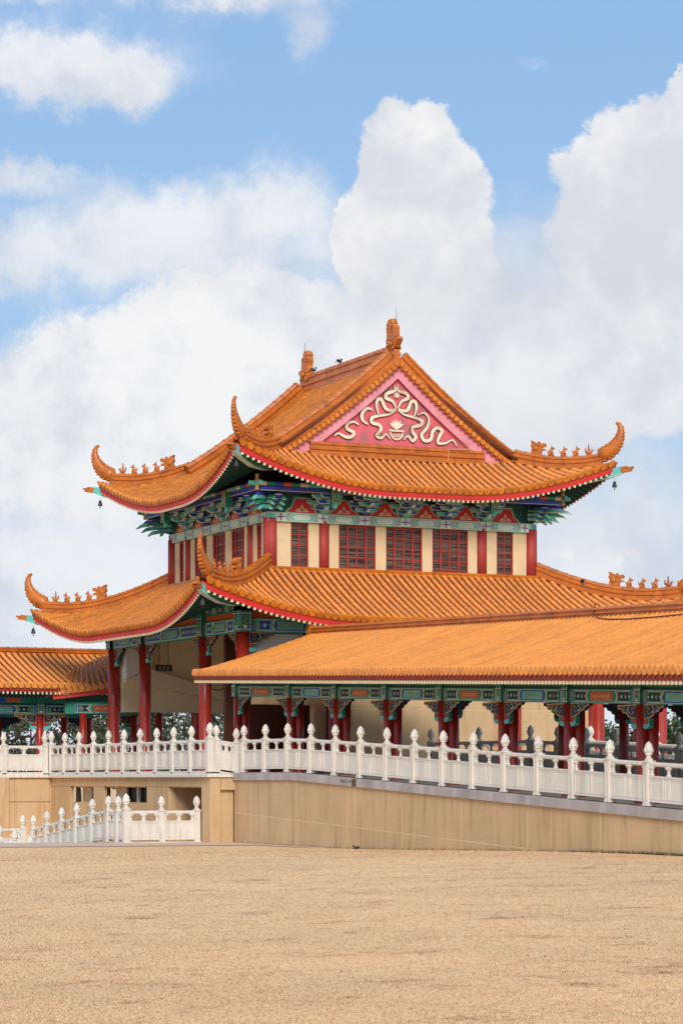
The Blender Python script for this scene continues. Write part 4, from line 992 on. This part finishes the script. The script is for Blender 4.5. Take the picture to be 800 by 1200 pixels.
def balustrade(label, pts, big=(), base=True, group=None, drop_last=False):
    P_ = [Vector(p) for p in pts]; c = P_[len(P_)//2]
    t = thing('balustrade', label, 'balustrade', c, group)
    for i, p in enumerate(P_):
        bg = i in big; a = P_[min(i+1, len(P_)-1)]-P_[max(i-1, 0)]; rz = math.atan2(a.y, a.x)
        if drop_last and i == len(P_)-1: continue
        po = obj('post', ME['bigpost' if bg else 'post'], t, p, rot=rz if i not in (0, len(P_)-1) or True else 0)
        f = bpy.data.objects.new('finial', ME['fin']); col.objects.link(f); f.parent = po; f.location = (0, 0, .98 if bg else .94); f.scale = (1.08,)*3 if bg else (1, 1, 1)
        f.rotation_euler.z = i*1.3
    for p, q in zip(P_[:-1], P_[1:]):
        d = Vector((q.x-p.x, q.y-p.y)); ln = d.length-.15; d.normalize(); s = (q.z-p.z)/(ln+.15)
        ms = seg_meshes(round(ln, 2), round(s, 3)); st = p+Vector((d.x*.075, d.y*.075, s*.075)); rz = math.atan2(d.y, d.x)
        for me in (ms if base else ms[:5]): obj(me.name.split('.')[0], me, t, st, rot=rz)
    return t
def gz0(y):
    q = max(0, min(1, (-10-y)/18)); return .245*q*q*(3-2*q)
def bz(y): return 1.93 if y > -9.8 else 1.93-.0425*(-9.8-y)
balustrade('white carved stone balustrade along the terrace edge left of the corner post', [(-4.2, -5.68+1.367*i, 1.94) for i in range(11)], big=(0, 10))
balustrade('short stepped piece of white balustrade turning the terrace corner', [(-4.2+.19, -5.68, 1.94), (-3.42, -5.68, 1.86)], base=True, drop_last=False)
rp = [(-3.4, -6.18-1.49*i) for i in range(20)]
balustrade('white carved stone balustrade descending along the ramp in front of the gallery', [(x, y, bz(y)) for x, y in rp], base=False)
balustrade('white balustrade on the far side of the ramp, seen between red pillars', [(3.4, -4.0-1.49*i, bz(-4.0-1.49*i)) for i in range(20)], base=True)
balustrade('white balustrade beyond the far side of the ramp, in front of the beige wall', [(5.6, -2.6-1.7*i, bz(-2.6-1.7*i)) for i in range(12)], base=True)
balustrade('white balustrade at the left edge, below the far left gallery', [(-4.2-.22-1.37*i, 8.0, 1.94) for i in range(10)], big=())
# sunken stair in front of the terrace
sy = [-4.45, -3.65, -2.3, -.95, .4, 1.75, 3.05]; sz = [0, 0, -.09, -.23, -.36, -.48, -.62]
balustrade('level white balustrade at ground level before the basement recess', [(-4.35, -5.07, .0), (-5.38, -5.07, .0), (-6.4, -5.07, .0)], drop_last=True)
balustrade('white stair balustrade stepping down to the left below the terrace', [(-6.4, -5.07, 0)]+[(-6.4, y, z) for y, z in zip(sy, sz)], big=(0,))
balustrade('low white balustrade at the bottom left corner of the sunken stair', [(-6.62-1.5*i, 3.4, -.62) for i in range(4)])
balustrade('nearest low stair balustrade at the left edge, mostly below the lawn', [(-8.3, -2.5+1.4*i, -1.12+.13*i) for i in range(3)])
st = thing('stairway', 'pale stone steps descending beside the lower white balustrade', 'stairs', (-7.6, 0, -.9))
for i in range(7):
    mb = MB(); mb.box(-8.2, -6.9, -3.4+i*.9, -2.5+i*.9, -.95, -.09-i*.11, 'step_stone'); part('step', mb, st)

# ------------------------------------------------------------------ terrace, ramp and walls
ter = thing('terrace', 'beige concrete terrace base with basement windows under the white balustrade', 'terrace', (3, 1.2, 0))
mb = MB(); mb.box(-4.32, 16, -5.78, 30, 1.80, 1.86, 'white_stone'); mb.box(-4.1, 16, -5.6, 30, 1.5, 1.799, 'concrete'); mb.box(-4.29, 16, -5.75, 30, 1.861, 1.90, 'white_stone'); mb.box(-4.1, 16, -5.6, 30, 1.901, 1.935, 'floor_stone'); part('terrace_slab', mb, ter)
F = Face((-4.2, 8.0, 0), (0, -1, 0), (-1, 0, 0))   # u = 8.0 - y
def slabs(F, u0, u1, z0, z1, n, d=0., m='concrete', parent=ter, name='wall_slab', thick=.12):
    for i in range(n):
        a = u0+(u1-u0)*i/n; b = u0+(u1-u0)*(i+1)/n; mb = MB(); F.rect(mb, a+.008, b-.008, z0, z1, d, m, d-thick); part(name, mb, parent)
slabs(F, 0, 13.1, 1.53, 1.80, 9, .0)
for u0, u1 in ((0, 1.9), (4.1, 5.0), (8.75, 10.5), (13.1, 13.7)): slabs(F, u0, u1, -.95, 1.52 if u0 != 13.1 else 1.80, 1, .02 if u0 == 13.1 else 0.)
for u0, u1, z in ((1.9, 4.1, 1.03), (5.0, 8.75, 1.06)): slabs(F, u0, u1, -.95, z, 2, -.04)
mb = MB()
for u0, u1 in ((1.9, 4.1), (5.0, 8.75)): F.rect(mb, u0, u1, 1.03, 1.53, -.5, 'black', -.55)
F.rect(mb, 10.5, 13.1, -.95, 1.53, -2.6, 'groove', -2.7); F.rect(mb, 0, 13.7, -.95, 1.5, -2.75, 'groove', -2.8); part('basement_shade_backing', mb, ter)  # black and brown sheets paint the shade inside the basement openings
for q0, q1 in ((10.46, 10.54), (13.06, 13.1)): mb = MB(); F.rect(mb, q0, q1, -.95, 1.52, -.1, 'concrete', -2.6); part('recess_jamb', mb, ter)
for u0, u1 in ((2.0, 2.75), (3.55, 3.62), (2.80, 2.86), (6.9, 7.05), (8.1, 8.4), (5.1, 6.0)):
    mb = MB(); F.rect(mb, u0, u1, 1.03, 1.52, -.38, 'interior' if u1-u0 > .5 else 'white_stone', -.45); part('window_frame', mb, ter)
F2 = Face((-4.22, -5.70, 0), (1, 0, 0), (0, -1, 0)); slabs(F2, 0, .32, -.95, 1.80, 1, .02); slabs(F2, .32, .75, -.95, 1.45, 1, -.10); slabs(F2, .32, .78, 1.45, 1.80, 1, .02)
F3 = Face((-16, 8.0, 0), (1, 0, 0), (0, -1, 0)); 
slabs(F3, 0, 11.8, -.95, 1.01, 8, .0); slabs(F3, 0, 11.8, 1.03, 1.80, 8, 0.)
mb = MB(); F3.rect(mb, 0, 11.78, -.95, 1.8, -.02, 'dark_joint', -.1); mb.box(-16, -4.33, 7.9, 30, 1.801, 1.9, 'white_stone'); mb.box(-16, -4.33, 8.1, 30, -.95, 1.8, 'concrete'); part('left_wing_base', mb, ter)
mb = MB(); F3.rect(mb, 10.0, 10.35, -.95, 1.8, .12, 'concrete', -.1); part('pilaster', mb, ter)
rw = thing('ramp_wall', 'long beige retaining wall with grey coping below the white ramp balustrade', 'retaining wall', (-3.5, -18, 0))
F4 = Face((-3.5, -5.72, 0), (0, -1, 0), (-1, 0, 0))
js = [0]+[1.2+3.07*i for i in range(11)]
topz = lambda u: bz(-5.72-u)-.215
midz = lambda u: .83-.036*u
for a, b in zip(js[:-1], js[1:]):
    for lo, hi in ((lambda u: -.2, lambda u: midz(u)-.016), (lambda u: midz(u)+.016, topz)):
        mb = MB(); F4.poly(mb, [(a+.022, lo(a)), (b-.022, lo(b)), (b-.022, hi(b)), (a+.022, hi(a))], 0, 'concrete', -.1); part('wall_slab', mb, rw)
mb = MB(); us = [0]+[4+i*2 for i in range(16)]
for a, b in zip(us[:-1], us[1:]): F4.poly(mb, [(a, -.2), (b, -.2), (b, topz(b)), (a, topz(a))], -.003, 'joint', -.09)
part('joint_backing', mb, rw)
mb = MB()
for a, b in zip(us[:-1], us[1:]): F4.poly(mb, [(a, topz(a)+.002), (b, topz(b)+.002), (b, topz(b)+.19), (a, topz(a)+.19)], .045, 'dark_joint', -.09)
part('coping_backing', mb, rw)
u = 0.; i = 0
while u < 31:
    w = .285; mb = MB(); d = .055 if u < 7.5 else .06
    if not (7.45 < u < 7.75): F4.poly(mb, [(u+.008, topz(u)+.0), (u+w-.008, topz(u+w)+.0), (u+w-.008, topz(u+w)+.200), (u+.008, topz(u)+.200)], d+random.uniform(-.003, .003), 'coping', -.35); part('coping_stone', mb, rw)
    u += w
mb = MB()
for a, b in ((0, 4.1), (4.1, 31.5)): 
    za, zb_ = bz(-5.72-a)-.05, bz(-5.72-b)-.05
    mb.hexa([(-3.4, -5.72-b, zb_-.2), (3.6, -5.72-b, zb_-.2), (3.6, -5.72-a, za-.2), (-3.4, -5.72-a, za-.2)], [(-3.4, -5.72-b, zb_), (3.6, -5.72-b, zb_), (3.6, -5.72-a, za), (-3.4, -5.72-a, za)], 'floor_stone')
part('ramp_deck', mb, rw)
mb = MB(); mb.box(3.75, 18, -34, -5.65, .85, 1.05, 'floor_stone'); struct('bounce_plaza', mb)  # pale paving added to bounce light onto the far balustrades
mb = MB()
for k in range(46):
    a = random.uniform(0, 6.28); r = random.uniform(.03, .26); h = random.uniform(.06, .20); bx, by, bz_ = -3.64, -13.35+random.uniform(-.32, .32), bz(-13.4)-.06
    mb.add([(bx, by-.012, bz_-.06), (bx, by+.012, bz_-.06), (bx-abs(cos(a))*r*.6, by+sin(a)*r, bz_-.05+h*cos(r*4)-.05)], [(0, 1, 2)], 'leaf')
solo('weed_tuft', mb, 'small green weed growing from the grey coping of the ramp wall', 'weed')
rq = random.Random(5); mb = MB(); vs = []; fs = []
for k in range(2600):
    y = -24-rq.random()**.6*9 if k % 3 else -6-rq.random()*22; a = rq.uniform(0, 6.28); h = rq.uniform(.02, .09); x = -3.53-rq.random()*.12; z = gz0(y); q = len(vs)
    vs += [(x, y-.007, z), (x, y+.007, z), (x+.03*cos(a)-.02, y+.03*sin(a), z+h)]; fs.append((q, q+1, q+2))
mb.add(vs, fs, 'leaf'); o = obj('weeds', mb, kind='stuff'); o['label'] = 'thin green weeds along the foot of the ramp wall'; o['category'] = 'weeds'
mb = MB(); F4.poly(mb, [(18.3, .02), (20.3, .02), (20.2, .13), (19.3, .16), (18.5, .27), (18.3, .27)], .03, 'coping', 0); part('rubble_patch', mb, rw, 'grey broken patch at the foot of the wall')

# ------------------------------------------------------------------ distant things

far = thing('distant_pavilion', 'distant pavilion of tall sunlit red pillars seen through the gallery', 'pavilion', (20, 16.5, 1.9))
dm = MB(); dm.lathe((0, 0, 0), [(.3, 0), (.3, .1), (.235, .2), (.23, 4.6)], 'wall_column', 16); ME['farcol'] = dm.mesh('pillar')
for x, y in ((18.92, 16.82), (20.62, 16.04), (23.0, 14.9), (21.0, 20.5), (24.5, 19)): obj('pillar', ME['farcol'], far, (x, y, 1.9))
mb = MB(); mb.box(17.5, 26, 13.5, 22, 1.2, 2.1, 'white_stone'); part('plinth', mb, far)
mb = MB(); mb.box(18.4, 24.8, 14.7, 20.8, 6.2, 6.6, 'green'); part('beam', mb, far)
mb = MB(); mb.add([(17, 13, 6.55), (26.5, 13, 6.55), (26.5, 22.5, 6.55), (17, 22.5, 6.55), (20, 17.7, 7.3), (23.5, 17.7, 7.3)], [(0, 1, 5, 4), (1, 2, 5), (2, 3, 4, 5), (3, 0, 4), (3, 2, 1, 0)], 'pan_tile')
ro = part('roof', mb, far)
mb = MB()
for i in range(30): x = 17.2+i*.31; mb.sweep([(x, 13, 6.6), (20+(x-17)*.37, 17.7, 7.33)], [(-.06, 0), (-.03, .06), (.03, .06), (.06, 0)], 'pavilion_tile')
part('tile_rows', mb, ro, kind='stuff')

def tree(label, x, y, z0, h, r, seed, m='leaf', dens=5200, gap=.0, group='trees beyond the hall'):
    rnd = random.Random(seed); t = thing('tree', label, 'tree', (x, y, z0), group)
    mb = MB(); top = Vector((x+rnd.uniform(-.3, .3), y, z0+h*.8)); b = Vector((x, y, z0)); tips = []
    mb.sweep([b, b.lerp(top, .35)+Vector((.1, 0, 0)), top], [(.2*cos(k*pi/3), .2*sin(k*pi/3)) for k in range(6)], 'trunk', up=Vector((0, 1, 0)), scales=[1, .7, .15])
    cl = []
    for i in range(11):
        q = b.lerp(top, rnd.uniform(.35, .9)); a = rnd.uniform(0, 2*pi); rr = r*rnd.uniform(.4, .85)
        e = Vector((x+rr*cos(a), y+rr*sin(a), z0+h*rnd.uniform(.45, .95))); mb.sweep([q, q.lerp(e, .5)+Vector((0, 0, .12)), e], [(.07*cos(k*pi/2), .07*sin(k*pi/2)) for k in range(4)], 'trunk', up=Vector((.1, 1, .2)), scales=[1, .6, .2]); cl.append((e, r*rnd.uniform(.28, .46)))
    part('trunk', mb, t)
    for i in range(10): a = rnd.uniform(0, 2*pi); rr = r*math.sqrt(rnd.random())*.85; zz = h*rnd.uniform(.35, .93); k = math.sqrt(max(.1, 1-((zz/h-.6)/.45)**2)); cl.append((Vector((x+rr*k*cos(a), y+rr*k*sin(a), z0+zz)), r*rnd.uniform(.2, .4)))
    mb = MB(); vs = []; fs = []
    for i in range(dens):
        c, cr_ = rnd.choice(cl); d = Vector((rnd.gauss(0, 1), rnd.gauss(0, 1), rnd.gauss(0, .8))).normalized()*cr_*rnd.random()**.45
        p = c+d; s = rnd.uniform(.07, .15); u = Vector((rnd.gauss(0, 1), rnd.gauss(0, 1), rnd.gauss(0, .6))).normalized(); w = u.cross(Vector((rnd.gauss(0, 1), rnd.gauss(0, 1), rnd.gauss(0, 1)))).normalized()
        k = len(vs); vs += [p-u*s, p+w*s*.5, p+u*s, p-w*s*.5]; fs.append((k, k+1, k+2, k+3))
    mb.add(vs, fs, m); part('crown', mb, t)
def gp(u, d): dx = (u-400)/3000; return CX+(FW[0]+RT[0]*dx)*d, CY+(FW[1]+RT[1]*dx)*d
tree('dark green tree farthest right beyond the balustrade, widest crown', *gp(792, 122), -.9, 5.6, 2.6, 1, dens=9000)
tree('dark green tree seen between the last two visible pillars of the gallery', *gp(752, 126), -.9, 5.3, 2.3, 2, dens=8000)
tree('low green tree just right of the distant red pillars', *gp(722, 124), -.9, 4.6, 1.7, 3, dens=6000)
tree('green tree beyond the right edge of the frame', *gp(835, 120), -.9, 5.8, 2.6, 4, dens=5000)
tree('grey-green tree with one thin top showing above the left gallery ridge', *gp(118, 122), -.9, 9.0, 1.9, 5, 'leaf_grey', 2600)
tree('grey-green tree behind the passage between the two left hall pillars', *gp(150, 116), -.9, 7.0, 2.5, 6, 'leaf_grey', 5200)
tree('grey-green loose tree seen under the inner wall left of the third pillar', *gp(205, 118), -.9, 7.0, 2.6, 7, 'leaf_grey', 4600)
tree('grey-green tree in the narrow gap right of the third hall pillar', *gp(250, 120), -.9, 7.0, 2.2, 8, 'leaf_grey', 4200)
tree('grey-green tree visible under the far left gallery, nearest its corner', *gp(90, 120), -.9, 6.4, 2.0, 9, 'leaf_grey', 4600)
tree('grey-green tree behind the far left gallery pillars at the left edge', *gp(35, 124), -.9, 6.4, 2.3, 10, 'leaf_grey', 3000)

def bird(label, x, y, z, rot, s=1.):
    mb = MB(); R = Matrix.Rotation(.35, 3, 'Y')
    mb.ell((0, 0, .10), (.13, .06, .065), 'feather', 10, 6, ax=R); mb.ell((.11, 0, .175), (.04, .035, .045), 'feather', 8, 5); mb.ell((.165, 0, .17), (.03, .009, .009), 'beak', 5, 3)
    mb.hexa([(-.10, -.03, .045), (-.10, .03, .045), (-.27, .035, .0), (-.27, -.035, .0)], [(-.09, -.03, .075), (-.09, .03, .075), (-.27, .035, .012), (-.27, -.035, .012)], 'feather')
    for sy in (-1, 1): mb.ell((-.03, sy*.055, .105), (.12, .014, .045), 'feather', 8, 4, ax=R); mb.box(.0, .012, sy*.025-.006, sy*.025+.006, 0, .06, 'beak')
    me = mb.mesh('bird'); o = obj('bird', me, None, (x, y, z), label, rot=rot); o.scale = (s,)*3; o['category'] = 'bird'
bird('dark bird perched on the middle of the main roof ridge', 4.5, 4.75, 15.24, .3, .8)
bird('dark bird perched against the far ridge dragon', 4.45, 6.72, 15.24, -.5, .8)
bird('dark bird sitting on the lower right hip ridge', 10.14, -1.14, LO.z(2.14)+.42, 1.2, .8)
bird('small dark bird standing on the lawn before the retaining wall', *gp(417, 62.4), .0, 2.2, .6)

# ------------------------------------------------------------------ ground
def gz(x, y):
    if x > -16 and -4.98 < y < 7.9 and x < -4.2 and (x > -6.35 or y > -3.7): return -.95
    if y > -5.05 and x > -4.2: return -.95
    if y > 8.0: return -.95
    sx = max(0, min(1, (x+26)/20)); sy = max(0, min(1, (-10-y)/18)); w = sx*sx*(3-2*sx)*sy*sy*(3-2*sy)
    if y < -60: w *= max(0, 1-(-60-y)/30)
    if x > -3.2: return -.95
    return .245*w+.007*sin(x*.31+1)*sin(y*.27)*min(1, max(0, (-9-y)/6))
def axis(bps, rngs):
    s = set()
    for a, b, st_ in rngs:
        n = int(round((b-a)/st_))
        for i in range(n+1): s.add(round(a+(b-a)*i/n, 3))
    for b in bps: s.add(round(b-.006, 3)); s.add(round(b+.006, 3))
    return sorted(s)
xs = axis([-16, -6.35, -4.2, -3.2], [(-4000, -200, 950), (-200, -60, 20), (-60, -17, 1), (-15, 0, 1), (0, 200, 25), (200, 4000, 950)])
ys = axis([-4.98, -5.05, -3.7, 7.9, 8.0], [(-4000, -200, 950), (-200, -80, 20), (-80, -6, 1), (-3, 7, 2), (12, 200, 30), (200, 5000, 960)])
mb = MB(); nx = len(xs); mb.v = [(x, y, gz(x, y)) for y in ys for x in xs]; k = mb.mi('dry_lawn')
for j in range(len(ys)-1):
    for i in range(nx-1): mb.f.append((j*nx+i, j*nx+i+1, (j+1)*nx+i+1, (j+1)*nx+i)); mb.m.append(k); mb.sm.append(True)
struct('ground', mb)
mb = MB(); n = 24; vs = []
for i in range(n+1):   # paved strip between lawn and terrace
    t = i/n; x = -17+13.9*t; y0 = -7.3-1.6*t; y1 = -5.06 if x > -6.8 else -4.2
    vs += [(x, y0, .012), (x, y1, .012)]
vs2 = [(-3.6, -5.8, .012)]
mb.add(vs, [(2*i, 2*i+2, 2*i+3, 2*i+1) for i in range(n)], 'pavement')
mb.add([(-4.15, -8.9, .0125), (-3.52, -8.9, .0125), (-3.52, -15.5, .0125), (-3.75, -15.5, .0125)], [(0, 1, 2, 3)], 'pavement')
struct('pavement', mb)
# dry grass blades
rnd = random.Random(3); vs = []; fs = []
for i in range(240000):
    q = rnd.random(); d = 1/(1/17.0+(1/62-1/17.0)*q); u = rnd.uniform(-30, 830); x, y = gp(u, d)
    if x > -3.6: continue
    z = gz(x, y); s = rnd.uniform(.003, .008)*(1+d/60); a = rnd.uniform(0, 6.28); w = .0022*(1+d/14); h = s*rnd.uniform(.3, 1.2)
    lx, ly = cos(a)*s*1.5, sin(a)*s*1.5; k = len(vs)
    vs += [(x-w*sin(a), y+w*cos(a), z), (x+w*sin(a), y-w*cos(a), z), (x+lx, y+ly, z+h)]; fs.append((k, k+1, k+2))
mb = MB(); mb.add(vs, fs, 'dry_blades'); o = obj('grass', mb, kind='stuff'); o['label'] = 'short dry straw-coloured lawn grass'; o['category'] = 'grass'
